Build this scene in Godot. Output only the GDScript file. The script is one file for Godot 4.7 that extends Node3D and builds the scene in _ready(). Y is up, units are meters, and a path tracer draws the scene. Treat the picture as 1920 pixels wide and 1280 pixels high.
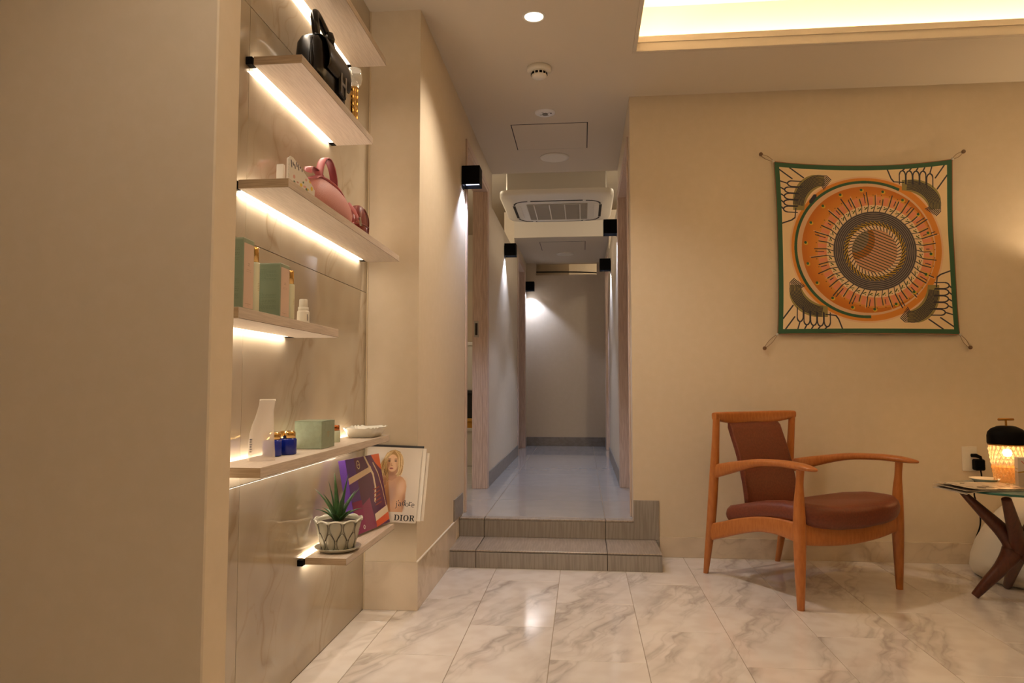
extends Node3D
# A salon lounge: marble floor, lit display shelves on the left, a corridor up two steps,
# an armchair under a hanging silk scarf and a small glass table on the right.
# x is right, y is up, the camera looks along -z. Floor at y = 0.

const CEIL := 2.48
const WALL_Z := -3.88      # picture wall behind the armchair
const NICHE_X := -0.888    # face of the tiled niche wall
const LEFT_X := -0.67      # pillar side and left corridor wall
const RIGHT_X := 0.262     # right corridor wall
const UP_Y := 0.185        # corridor floor
const END_Z := -8.5

var M := {}
var rng := RandomNumberGenerator.new()

# ------------------------------------------------------------------ geometry
class Geo:
	var v := PackedVector3Array()
	var uv := PackedVector2Array()
	var g := PackedInt32Array()

	func tri(a: Vector3, b: Vector3, c: Vector3, s := -1, ua := Vector2.ZERO, ub := Vector2.ZERO, uc := Vector2.ZERO) -> void:
		v.append(a); v.append(b); v.append(c)
		uv.append(ua); uv.append(ub); uv.append(uc)
		g.append(s)

	func quad(a: Vector3, b: Vector3, c: Vector3, d: Vector3, s := -1, r := Rect2(0, 0, 1, 1)) -> void:
		var p := r.position
		var e := r.end
		tri(a, b, c, s, p, Vector2(e.x, p.y), e)
		tri(a, c, d, s, p, e, Vector2(p.x, e.y))

	# turn the triangles added since t0 so that their closed surface faces outward (clockwise fronts)
	func fix(t0: int) -> void:
		var vol := 0.0
		var o := v[t0 * 3]
		for t in range(t0, g.size()):
			vol += (v[t * 3] - o).dot((v[t * 3 + 1] - o).cross(v[t * 3 + 2] - o))
		if vol > 0.0:
			for t in range(t0, g.size()):
				var q := v[t * 3 + 1]
				v[t * 3 + 1] = v[t * 3 + 2]
				v[t * 3 + 2] = q
				var w := uv[t * 3 + 1]
				uv[t * 3 + 1] = uv[t * 3 + 2]
				uv[t * 3 + 2] = w

	func box(lo: Vector3, hi: Vector3, ch := 0.0) -> Geo:
		var t0 := g.size()
		var a := Vector3(minf(lo.x, hi.x), minf(lo.y, hi.y), minf(lo.z, hi.z))
		var b := Vector3(maxf(lo.x, hi.x), maxf(lo.y, hi.y), maxf(lo.z, hi.z))
		var c := minf(ch, (b - a)[(b - a).min_axis_index()] * 0.45)
		var P := func(i: int, j: int, k: int, ax: int) -> Vector3:
			var q := Vector3(b.x if i else a.x, b.y if j else a.y, b.z if k else a.z)
			var s := Vector3(-1 if i else 1, -1 if j else 1, -1 if k else 1) * c
			s[ax] = 0.0
			return q + s
		for ax in 3:
			for d in 2:
				var q := []
				for e in [[0, 0], [1, 0], [1, 1], [0, 1]]:
					var ix := [0, 0, 0]
					ix[ax] = d; ix[(ax + 1) % 3] = e[0]; ix[(ax + 2) % 3] = e[1]
					q.append(P.call(ix[0], ix[1], ix[2], ax))
				if d == 0: q.reverse()
				quad(q[0], q[1], q[2], q[3])
		if c > 0.0:
			for ax in 3:
				var u := (ax + 1) % 3
				var w := (ax + 2) % 3
				for i in 2:
					for j in 2:
						var q := []
						for e in [[0, u], [1, u], [1, w], [0, w]]:
							var ix := [0, 0, 0]
							ix[ax] = e[0]; ix[u] = i; ix[w] = j
							q.append(P.call(ix[0], ix[1], ix[2], e[1]))
						if i != j: q.reverse()
						quad(q[3], q[2], q[1], q[0]) if false else quad(q[0], q[1], q[2], q[3])
			for i in 2:
				for j in 2:
					for k in 2:
						var q := [P.call(i, j, k, 0), P.call(i, j, k, 1), P.call(i, j, k, 2)]
						if (i + j + k) % 2 == 0: q.reverse()
						tri(q[0], q[1], q[2])
		# every face is turned away from the middle
		var m := (a + b) * 0.5
		for t in range(t0, g.size()):
			var n := (v[t * 3 + 2] - v[t * 3]).cross(v[t * 3 + 1] - v[t * 3])
			if n.dot((v[t * 3] + v[t * 3 + 1] + v[t * 3 + 2]) / 3.0 - m) < 0.0:
				var q := v[t * 3 + 1]
				v[t * 3 + 1] = v[t * 3 + 2]
				v[t * 3 + 2] = q
				var w := uv[t * 3 + 1]
				uv[t * 3 + 1] = uv[t * 3 + 2]
				uv[t * 3 + 2] = w
		return self

	func loft(rings: Array, s := 0, cap0 := true, cap1 := true, flat_caps := true) -> Geo:
		var t0 := g.size()
		var n: int = rings[0].size()
		for i in rings.size() - 1:
			var A: PackedVector3Array = rings[i]
			var B: PackedVector3Array = rings[i + 1]
			var f0 := float(i) / (rings.size() - 1)
			var f1 := float(i + 1) / (rings.size() - 1)
			for j in n:
				var k := (j + 1) % n
				quad(A[j], A[k], B[k], B[j], s, Rect2(float(j) / n, f0, 1.0 / n, f1 - f0))
		for e in [[0, cap0], [rings.size() - 1, cap1]]:
			if e[1]:
				var R: PackedVector3Array = rings[e[0]]
				var m := Vector3.ZERO
				for p in R: m += p
				m /= n
				for j in n:
					if e[0] == 0: tri(m, R[(j + 1) % n], R[j], -1 if flat_caps else s)
					else: tri(m, R[j], R[(j + 1) % n], -1 if flat_caps else s)
		fix(t0)
		return self

	func lathe(prof: Array, seg := 32, c := Vector3.ZERO, s := 0) -> Geo:
		var rings := []
		for p in prof:
			var R := PackedVector3Array()
			for j in seg:
				var a := TAU * j / seg
				R.append(c + Vector3(cos(a) * p[0], p[1], sin(a) * p[0]))
			rings.append(R)
		return loft(rings, s)

	# a swept tube; rad holds Vector2(half width, half height) per point
	func tube(path: Array, rad: Array, seg := 12, up := Vector3.UP, s := 0, sq := 1.0) -> Geo:
		var rings := []
		for i in path.size():
			var d: Vector3 = (path[mini(i + 1, path.size() - 1)] - path[maxi(i - 1, 0)]).normalized()
			var side := d.cross(up)
			if side.length() < 1e-4: side = d.cross(Vector3(1, 0, 0.01))
			side = side.normalized()
			var u := side.cross(d).normalized()
			var r = rad[mini(i, rad.size() - 1)]
			var r2: Vector2 = r if r is Vector2 else Vector2(r, r)
			var R := PackedVector3Array()
			for j in seg:
				var a := TAU * (j + 0.5) / seg
				var cx := signf(cos(a)) * pow(absf(cos(a)), sq)
				var cy := signf(sin(a)) * pow(absf(sin(a)), sq)
				R.append(path[i] + side * cx * r2.x + u * cy * r2.y)
			rings.append(R)
		return loft(rings, s)

	# an outline in the plane (ex, ey) at o, given thickness along en
	func prism(poly: PackedVector2Array, o: Vector3, ex: Vector3, ey: Vector3, en: Vector3) -> Geo:
		var t0 := g.size()
		var idx := Geometry2D.triangulate_polygon(poly)
		var lo := Vector2(1e9, 1e9)
		var hi := -lo
		for p in poly:
			lo = lo.min(p); hi = hi.max(p)
		var P := func(q: Vector2) -> Vector3: return o + ex * q.x + ey * q.y
		var U := func(q: Vector2) -> Vector2: return Vector2((q.x - lo.x) / (hi.x - lo.x), 1.0 - (q.y - lo.y) / (hi.y - lo.y))
		for i in range(0, idx.size(), 3):
			var a := poly[idx[i]]
			var b := poly[idx[i + 1]]
			var c := poly[idx[i + 2]]
			if (b - a).cross(c - a) < 0.0:
				var q := b; b = c; c = q
			tri(P.call(a) + en, P.call(b) + en, P.call(c) + en, -1, U.call(a), U.call(b), U.call(c))
			tri(P.call(a), P.call(c), P.call(b), -1, U.call(a), U.call(c), U.call(b))
		var area := 0.0
		for i in poly.size(): area += poly[i].cross(poly[(i + 1) % poly.size()])
		for i in poly.size():
			var a: Vector3 = P.call(poly[i])
			var b: Vector3 = P.call(poly[(i + 1) % poly.size()])
			if area > 0.0: quad(a, b, b + en, a + en)
			else: quad(b, a, a + en, b + en)
		fix(t0)
		return self

	func mesh() -> ArrayMesh:
		var st := SurfaceTool.new()
		st.begin(Mesh.PRIMITIVE_TRIANGLES)
		for t in g.size():
			st.set_smooth_group(g[t])
			for k in 3:
				st.set_uv(uv[t * 3 + k])
				st.add_vertex(v[t * 3 + k])
		st.generate_normals()
		return st.commit()

func G() -> Geo: return Geo.new()

func ring(c: Vector3, ex: Vector3, ey: Vector3, n: int, rx: float, ry: float, sq := 1.0) -> PackedVector3Array:
	var R := PackedVector3Array()
	for j in n:
		var a := TAU * (j + 0.5) / n
		R.append(c + ex * signf(cos(a)) * pow(absf(cos(a)), sq) * rx + ey * signf(sin(a)) * pow(absf(sin(a)), sq) * ry)
	return R

# smooth points through a list (Catmull-Rom)
func smooth(pts: Array, per := 5) -> Array:
	var out := []
	for i in pts.size() - 1:
		for k in per:
			out.append(spline(pts, i, float(k) / per))
	out.append(pts[pts.size() - 1])
	return out

func spline(pts: Array, i: int, t: float):
	var a = pts[maxi(i - 1, 0)]
	var b = pts[i]
	var c = pts[i + 1]
	var d = pts[mini(i + 2, pts.size() - 1)]
	return (b * 2.0 + (c - a) * t + (a * 2.0 - b * 5.0 + c * 4.0 - d) * t * t + (b * 3.0 - a - c * 3.0 + d) * t * t * t) * 0.5

# ------------------------------------------------------------------ nodes
func numbered(parent: Node, called: String) -> String:
	if not parent.has_node(called): return called
	var k := 1
	while parent.has_node("%s_%03d" % [called, k]): k += 1
	return "%s_%03d" % [called, k]

func put(parent: Node, called: String, mesh: Mesh, m: Material, at := Vector3.ZERO) -> MeshInstance3D:
	var o := MeshInstance3D.new()
	o.name = numbered(parent, called)
	o.mesh = mesh
	o.material_override = m
	o.position = at
	o.cast_shadow = GeometryInstance3D.SHADOW_CASTING_SETTING_ON
	parent.add_child(o, true)
	return o

func tag(o: Node, label: String, category: String, group := "") -> Node:
	o.set_meta("label", label)
	o.set_meta("category", category)
	if group: o.set_meta("group", group)
	return o

func thing(called: String, label: String, category: String, at := Vector3.ZERO, group := "") -> Node3D:
	var o := Node3D.new()
	o.name = numbered(self, called)
	o.position = at
	add_child(o, true)
	tag(o, label, category, group)
	return o

func structure(called: String, geo: Geo = null, m: Material = null) -> Node3D:
	var o: Node3D
	if geo:
		o = put(self, called, geo.mesh(), m)
	else:
		o = Node3D.new()
		o.name = numbered(self, called)
		add_child(o, true)
	o.set_meta("kind", "structure")
	return o

# ------------------------------------------------------------------ materials
func mat(c: Color, rough := 0.6, metal := 0.0, spec := 0.5) -> StandardMaterial3D:
	var m := StandardMaterial3D.new()
	m.albedo_color = c
	m.roughness = rough
	m.metallic = metal
	m.metallic_specular = spec
	return m

func rgb(r: int, g: int, b: int) -> Color: return Color8(r, g, b)

func noise_image(size: int, freq: float, sd: int, oct := 4, type := FastNoiseLite.TYPE_SIMPLEX_SMOOTH) -> Image:
	var n := FastNoiseLite.new()
	n.seed = sd
	n.noise_type = type
	n.frequency = freq
	n.fractal_octaves = oct
	return n.get_seamless_image(size, size)

# two tones mixed by noise, mapped on all sides; scale stretches the noise into grain
func grained(a: Color, b: Color, scale: Vector3, rough: float, sd: int, freq := 0.02, bump := 0.0, world := false) -> StandardMaterial3D:
	var src := noise_image(256, freq, sd)
	var im := Image.create(256, 256, false, Image.FORMAT_RGB8)
	for y in 256:
		for x in 256:
			im.set_pixel(x, y, a.lerp(b, smoothstep(0.25, 0.75, src.get_pixel(x, y).r)))
	var m := mat(Color.WHITE, rough)
	m.albedo_texture = ImageTexture.create_from_image(im)
	m.uv1_triplanar = true
	m.uv1_world_triplanar = world
	m.uv1_scale = scale
	if bump > 0.0:
		var nm: Image = src.duplicate()
		nm.bump_map_to_normal_map(bump)
		m.normal_enabled = true
		m.normal_texture = ImageTexture.create_from_image(nm)
		m.normal_scale = 0.5
	return m

func marble_image(size: int, base: Color, cloud: Color, vein: Color, ang: float, stretch: float, freq: float, warp: float, sharp: float, amount: float, sd: int) -> Image:
	var n1 := FastNoiseLite.new()
	n1.seed = sd; n1.frequency = 1.0; n1.fractal_octaves = 4
	var n2 := FastNoiseLite.new()
	n2.seed = sd + 7; n2.frequency = 1.0; n2.fractal_octaves = 3
	var n3 := FastNoiseLite.new()
	n3.seed = sd + 13; n3.frequency = 1.0; n3.fractal_octaves = 2
	var im := Image.create(size, size, false, Image.FORMAT_RGB8)
	var ca := cos(ang)
	var sa := sin(ang)
	for y in size:
		for x in size:
			var fx := float(x) / size
			var fy := float(y) / size
			var px := (fx * ca + fy * sa) * freq
			var py := (-fx * sa + fy * ca) * freq
			var w := n2.get_noise_2d(px * 0.9, py * 0.9) * warp
			var a := n1.get_noise_2d(px * stretch + w * 0.6, py + w)
			var b := n1.get_noise_2d(px * stretch * 2.1 + 31.0 + w, py * 2.3 + w * 1.4)
			var mask := smoothstep(-0.15, 0.45, n3.get_noise_2d(px * 0.8 * stretch + 5.0, py * 0.8))
			var va := pow(1.0 - minf(absf(a) * 2.2, 1.0), sharp)
			var vb := pow(1.0 - minf(absf(b) * 2.2, 1.0), sharp * 1.6) * 0.5
			var cl := smoothstep(-0.5, 0.6, n3.get_noise_2d(px * 1.7, py * 1.7))
			im.set_pixel(x, y, base.lerp(cloud, cl).lerp(vein, clampf((va * 0.9 + vb) * mask * amount, 0.0, 1.0)))
	return im

func image_mat(im: Image, rough: float, spec := 0.5) -> StandardMaterial3D:
	var m := mat(Color.WHITE, rough, 0.0, spec)
	im.generate_mipmaps()
	m.albedo_texture = ImageTexture.create_from_image(im)
	m.texture_filter = BaseMaterial3D.TEXTURE_FILTER_LINEAR_WITH_MIPMAPS_ANISOTROPIC
	return m

func glow(c: Color, e: float) -> StandardMaterial3D:
	var m := mat(c, 0.5)
	m.emission_enabled = true
	m.emission = c
	m.emission_energy_multiplier = e
	return m

func clear_glass(c: Color, a: float, rough := 0.02) -> StandardMaterial3D:
	var m := mat(Color(c.r, c.g, c.b, a), rough)
	m.transparency = BaseMaterial3D.TRANSPARENCY_ALPHA
	m.cull_mode = BaseMaterial3D.CULL_DISABLED
	return m

func materials() -> void:
	M.paint = grained(rgb(222, 207, 184), rgb(220, 205, 181), Vector3(2, 2, 2), 0.82, 3, 0.03, 0.0, true)
	M.ceiling = mat(rgb(214, 203, 186), 0.9)
	M.grout = mat(rgb(150, 136, 118), 0.9)
	M.floor_marble = image_mat(marble_image(1024, rgb(228, 222, 217), rgb(220, 212, 206), rgb(158, 148, 140), 1.95, 0.16, 8.0, 0.22, 2.4, 0.5, 21), 0.08, 0.75)
	M.wall_marble = image_mat(marble_image(1024, rgb(188, 175, 154), rgb(180, 166, 145), rgb(140, 116, 88), 2.1, 0.26, 4.2, 0.38, 9.0, 0.62, 40), 0.08, 0.8)
	M.base_marble = image_mat(marble_image(256, rgb(226, 210, 188), rgb(216, 200, 178), rgb(176, 156, 132), 0.6, 0.5, 3.0, 0.6, 5.0, 0.5, 52), 0.2)
	M.corridor_tile = grained(rgb(178, 175, 172), rgb(174, 171, 168), Vector3(1, 1, 1), 0.05, 8, 0.02, 0.0, true)
	M.corridor_tile.metallic_specular = 1.0
	M.step_tile = grained(rgb(162, 155, 148), rgb(145, 138, 130), Vector3(9, 0.5, 0.5), 0.35, 9, 0.03, 0.0, true)
	M.tread_tile = grained(rgb(170, 158, 146), rgb(150, 138, 126), Vector3(9, 0.5, 0.6), 0.28, 10, 0.03, 0.0, true)
	M.gray_base = grained(rgb(150, 142, 133), rgb(138, 130, 121), Vector3(2, 2, 2), 0.4, 11, 0.03, 0.0, true)
	M.shelf = grained(rgb(212, 197, 181), rgb(200, 184, 168), Vector3(22, 22, 1.1), 0.45, 12, 0.03)
	M.shelf_end = grained(rgb(178, 154, 124), rgb(160, 136, 107), Vector3(1.5, 25, 7), 0.5, 13, 0.03)
	M.edge_line = mat(rgb(110, 85, 65), 0.7)
	M.frame_wood = grained(rgb(222, 200, 184), rgb(203, 178, 161), Vector3(16, 0.7, 16), 0.5, 14, 0.03, 0.0, true)
	M.chair_wood = grained(rgb(192, 120, 60), rgb(180, 107, 50), Vector3(9, 2.0, 9), 0.32, 15, 0.03)
	M.chair_leather = grained(rgb(122, 60, 38), rgb(108, 50, 31), Vector3(5, 5, 5), 0.42, 16, 0.06, 1.0)
	M.table_wood = grained(rgb(94, 48, 28), rgb(74, 36, 21), Vector3(8, 3, 8), 0.33, 17, 0.03)
	M.black = mat(rgb(10, 9, 9), 0.55, 0.0, 0.2)
	M.black_gloss = mat(rgb(12, 11, 11), 0.25)
	M.dark = mat(rgb(40, 36, 33), 0.7)
	M.white_plastic = mat(rgb(232, 226, 214), 0.4)
	M.steel = mat(rgb(190, 185, 178), 0.3, 1.0)
	M.gold = mat(rgb(236, 198, 132), 0.14, 1.0)
	M.brass = mat(rgb(178, 128, 60), 0.35, 1.0)
	M.led = glow(Color(1.0, 0.93, 0.82), 5.0)
	M.down = glow(Color(1.0, 0.93, 0.82), 6.0)
	M.cove = glow(Color(1.0, 0.86, 0.66), 3.0)
	M.sconce = glow(Color(0.84, 0.88, 1.0), 4.0)
	M.green_box = grained(rgb(146, 158, 134), rgb(140, 152, 128), Vector3(9, 9, 9), 0.4, 18)
	M.frosted_bottle = mat(rgb(222, 220, 190), 0.3)
	M.cobalt = mat(rgb(20, 42, 150), 0.15)
	M.ceramic = mat(rgb(214, 210, 198), 0.25)
	M.pot_glaze = mat(rgb(172, 166, 146), 0.28)
	M.pot_line = mat(rgb(98, 92, 80), 0.5)
	M.soil = grained(rgb(80, 62, 48), rgb(38, 28, 22), Vector3(30, 30, 30), 0.95, 19, 0.08)
	M.leaf = grained(rgb(70, 104, 58), rgb(48, 82, 44), Vector3(40, 6, 40), 0.42, 20, 0.03)
	M.paper = mat(rgb(236, 230, 220), 0.6)

# ------------------------------------------------------------------ lights
func kelvin_light(l: Light3D, parent: Node, at: Vector3, c: Color, e: float, size := 0.05) -> void:
	l.position = at
	l.light_color = c
	l.light_energy = e
	l.light_size = size
	l.shadow_enabled = true
	parent.add_child(l, true)

func spot(parent: Node, at: Vector3, c: Color, e: float, angle: float, blend: float, size := 0.03) -> void:
	var l := SpotLight3D.new()
	l.name = "spot_light"
	l.spot_angle = angle
	l.spot_angle_attenuation = blend
	l.spot_range = 14.0
	l.spot_attenuation = 2.0
	l.rotation_degrees = Vector3(-90, 0, 0)
	kelvin_light(l, parent, at, c, e, size)

func omni(parent: Node, at: Vector3, c: Color, e: float, size := 0.05) -> void:
	var l := OmniLight3D.new()
	l.name = "bulb_light"
	l.omni_range = 14.0
	l.omni_attenuation = 2.0
	kelvin_light(l, parent, at, c, e, size)

func area(parent: Node, at: Vector3, size: Vector2, rot: Vector3, c: Color, e: float) -> void:
	var l := AreaLight3D.new()
	l.name = "area_light"
	l.area_size = size
	l.area_range = 14.0
	l.rotation_degrees = rot
	kelvin_light(l, parent, at, c, e)

# ------------------------------------------------------------------ scene
func _ready() -> void:
	rng.seed = 11
	var cam := Camera3D.new()
	cam.name = "camera"
	cam.fov = 51.06
	cam.near = 0.05
	cam.position = Vector3(0, 0.9, 0)
	cam.rotation = Vector3(deg_to_rad(3.502), deg_to_rad(5.658), 0)
	add_child(cam)
	cam.current = true
	var env := Environment.new()
	env.background_mode = Environment.BG_COLOR
	env.background_color = Color(0, 0, 0)
	env.tonemap_mode = Environment.TONE_MAPPER_LINEAR
	env.tonemap_exposure = 0.89
	env.sdfgi_enabled = true
	env.ssao_enabled = true
	env.ssil_enabled = true
	var we := WorldEnvironment.new()
	we.name = "environment"
	we.environment = env
	add_child(we)
	materials()
	build_cove()
	build_shell()
	build_floor()
	build_steps()
	build_corridor()
	build_ceiling_fittings()
	build_shelves()
	build_armchair()
	build_scarf()
	build_table()
	build_upper_shelf_things()
	build_product_shelf()
	build_jar_shelf()
	build_plant_shelf()
	build_wall_bits()

const WARM := Color(1.0, 0.885, 0.71)
const NEUTRAL := Color(1.0, 0.93, 0.84)

func build_cove() -> void:
	# recessed ceiling tray with hidden strip lights behind its lip
	var x0 := 0.262
	var x1 := 2.9
	var z0 := -3.345
	var z1 := 0.9
	var s := 0.16
	var yl := CEIL + 0.075
	var yt := CEIL + 0.30
	var lip := G()
	for b in [[Vector3(x0 - 0.02, CEIL, z0 - 0.02), Vector3(x1 + 0.02, yl, z0)], [Vector3(x0 - 0.02, CEIL, z1), Vector3(x1 + 0.02, yl, z1 + 0.02)],
			[Vector3(x0 - 0.02, CEIL, z0), Vector3(x0, yl, z1)], [Vector3(x1, CEIL, z0), Vector3(x1 + 0.02, yl, z1)]]:
		lip.box(b[0], b[1], 0.002)
	# a small stepped bead on the lip
	lip.box(Vector3(x0 - 0.02, CEIL + 0.043, z0 - 0.005), Vector3(x1 + 0.02, CEIL + 0.047, z0 + 0.004))
	structure("trim_1", lip, M.ceiling)
	var tray := G()
	tray.box(Vector3(x0 - s - 0.1, yt, z0 - s - 0.1), Vector3(x1 + s + 0.1, yt + 0.08, z1 + s + 0.1))
	tray.box(Vector3(x0 - s - 0.1, CEIL + 0.02, z0 - s - 0.1), Vector3(x1 + s + 0.1, yt, z0 - s))
	tray.box(Vector3(x0 - s - 0.1, CEIL + 0.02, z1 + s), Vector3(x1 + s + 0.1, yt, z1 + s + 0.1))
	tray.box(Vector3(x0 - s - 0.1, CEIL + 0.02, z0 - s), Vector3(x0 - s, yt, z1 + s))
	tray.box(Vector3(x1 + s, CEIL + 0.02, z0 - s), Vector3(x1 + s + 0.1, yt, z1 + s))
	structure("ceiling_tray", tray, M.ceiling)
	var t := thing("cove_light", "warm strip light hidden behind the lip of the ceiling recess", "light")
	var yb := CEIL + 0.03
	for b in [[Vector3((x0 + x1) * 0.5, yb, z0 - 0.08), Vector2(x1 - x0, 0.03)], [Vector3((x0 + x1) * 0.5, yb, z1 + 0.08), Vector2(x1 - x0, 0.03)],
			[Vector3(x0 - 0.08, yb, (z0 + z1) * 0.5), Vector2(0.03, z1 - z0)], [Vector3(x1 + 0.08, yb, (z0 + z1) * 0.5), Vector2(0.03, z1 - z0)]]:
		var h := Vector3(b[1].x * 0.5, 0.008, b[1].y * 0.5)
		put(t, "strip", G().box(b[0] - h, b[0] + h, 0.002).mesh(), M.cove)
		area(t, b[0] + Vector3(0, 0.012, 0), b[1], Vector3(90, 0, 0), WARM, 1.85 * b[1][b[1].max_axis_index()] / 2.7)

func build_shell() -> void:
	var zn := -3.98
	# ceilings
	var c := G()
	c.box(Vector3(-2.1, CEIL, -3.9), Vector3(0.102 - 0.0, CEIL + 0.02, 2.6))
	c.box(Vector3(0.102, CEIL, -3.9), Vector3(3.5, CEIL + 0.02, -3.365))
	c.box(Vector3(0.102, CEIL, -3.365), Vector3(0.242, CEIL + 0.02, 2.6))
	c.box(Vector3(2.92, CEIL, -3.365), Vector3(3.5, CEIL + 0.02, 2.6))
	c.box(Vector3(0.242, CEIL, 0.92), Vector3(2.92, CEIL + 0.02, 2.6))
	c.box(Vector3(-2.1, CEIL + 0.02, -3.98), Vector3(-0.02, CEIL + 0.14, 2.6))
	c.box(Vector3(-0.02, CEIL + 0.02, -3.98), Vector3(3.5, CEIL + 0.14, -3.62))
	structure("ceiling", c, M.ceiling)
	# picture wall
	structure("wall_back", G().box(Vector3(RIGHT_X, 0, zn), Vector3(3.5, CEIL, WALL_Z)), M.paint)
	structure("wall_right", G().box(Vector3(3.4, 0, WALL_Z), Vector3(3.5, CEIL, 2.6)), M.paint)
	structure("wall_rear", G().box(Vector3(-2.1, 0, 2.5), Vector3(3.5, CEIL, 2.6)), M.paint)
	structure("wall_entry", G().box(Vector3(-2.1, 0, -1.39), Vector3(-2.0, CEIL, 2.5)), M.paint)
	# left pillar and the wall up to the door
	var wl := G()
	wl.box(Vector3(-1.0, 0, -3.95), Vector3(LEFT_X, CEIL, -2.87))
	structure("wall_left", wl, M.paint)
	# partition near the camera
	structure("wall_partition", G().box(Vector3(-2.1, 0, -1.392), Vector3(-0.7085, CEIL, -1.30), 0.003), M.paint)
	# niche wall with big marble tiles
	var n := structure("wall_niche")
	put(n, "backing", G().box(Vector3(-1.0, 0, -2.87), Vector3(-0.8935, CEIL, -1.392)).mesh(), M.grout)
	var rows := [0.0, 0.64, 1.281, 1.922, CEIL]
	for r in 4:
		for e in [[-2.869, -1.796], [-1.794, -1.393]]:
			var o := Vector2(rng.randf() * 0.3, rng.randf() * 0.35)
			var g := G()
			marble_tile(g, Vector3(-0.8945, rows[r] + 0.001, e[0]), Vector3(NICHE_X, rows[r + 1] - 0.001, e[1]), 0, o, 1.7, 0.0003)
			put(n, "tile", g.mesh(), M.wall_marble)
	# metal bead where the niche meets the pillar
	structure("trim_2", G().box(Vector3(NICHE_X, 0.0, -2.87), Vector3(NICHE_X + 0.006, CEIL, -2.864), 0.001), mat(rgb(214, 196, 166), 0.4))
	# skirtings
	var sk := structure("baseboard_left")
	var g1 := G()
	marble_tile(g1, Vector3(NICHE_X + 0.006, 0, -2.87), Vector3(LEFT_X + 0.006, 0.19, -2.864), 2, Vector2(0.1, 0.2), 0.9)
	put(sk, "tile", g1.mesh(), M.base_marble)
	for e in [[-2.870, -3.49], [-3.492, -3.735]]:
		var g2 := G()
		marble_tile(g2, Vector3(LEFT_X, 0, e[1]), Vector3(LEFT_X + 0.006, 0.19, e[0]), 0, Vector2(rng.randf() * 0.2, 0.4), 0.9)
		put(sk, "tile", g2.mesh(), M.base_marble)
	# bright capping line on top of the skirting
	put(sk, "capping", G().box(Vector3(LEFT_X, 0.19, -3.735), Vector3(LEFT_X + 0.0075, 0.196, -2.862), 0.001).mesh(), mat(rgb(232, 222, 206), 0.5))
	var sb := structure("baseboard_back")
	var x := 0.395
	while x < 3.4:
		var x2 := minf(x + 0.6, 3.4)
		var g3 := G()
		marble_tile(g3, Vector3(x + 0.0007, 0, WALL_Z), Vector3(x2 - 0.0007, 0.104, WALL_Z + 0.008), 2, Vector2(rng.randf() * 0.3, rng.randf() * 0.5), 0.9)
		put(sb, "tile", g3.mesh(), M.base_marble)
		x = x2

# a tile whose uv is its place in metres on the face with normal axis ax
func marble_tile(g: Geo, lo: Vector3, hi: Vector3, ax: int, off: Vector2, metres: float, ch := 0.0008) -> void:
	var t0 := g.g.size()
	g.box(lo, hi, ch)
	var o := lo.min(hi)
	for i in range(t0 * 3, g.v.size()):
		var p := g.v[i] - o
		var q := Vector2(p.z, p.y) if ax == 0 else (Vector2(p.x, p.z) if ax == 1 else Vector2(p.x, p.y))
		g.uv[i] = off + q / metres

func build_floor() -> void:
	var f := structure("floor")
	put(f, "screed", G().box(Vector3(-2.1, -0.1, -3.98), Vector3(3.5, -0.0015, 2.6)).mesh(), M.grout)
	var pitch := 0.3155
	var rowp := 0.625
	for k in range(-1, 13):
		var xa := -0.7455 + pitch * k
		var xb := xa + pitch
		xa = maxf(xa, NICHE_X)
		xb = minf(xb, 3.4)
		for r in range(0, 8):
			var zb := -3.66 + rowp * r - (0.0 if k % 2 == 0 else 0.3125)
			var za := maxf(zb - rowp, WALL_Z)
			if zb < WALL_Z + 0.02: continue
			var g := G()
			marble_tile(g, Vector3(xa + 0.001, -0.012, za + 0.001), Vector3(xb - 0.001, 0.0, zb - 0.001), 1, Vector2(rng.randf() * 0.78, rng.randf() * 0.6), 1.65)
			put(f, "tile", g.mesh(), M.floor_marble)
	var g2 := G()
	marble_tile(g2, Vector3(-2.0, -0.012, 1.35), Vector3(3.4, -0.0002, 2.5), 1, Vector2.ZERO, 3.5)
	marble_tile(g2, Vector3(-2.0, -0.012, -1.3), Vector3(NICHE_X - 0.18, -0.0002, 1.35), 1, Vector2.ZERO, 3.5)
	put(f, "far_floor", g2.mesh(), M.floor_marble)

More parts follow.
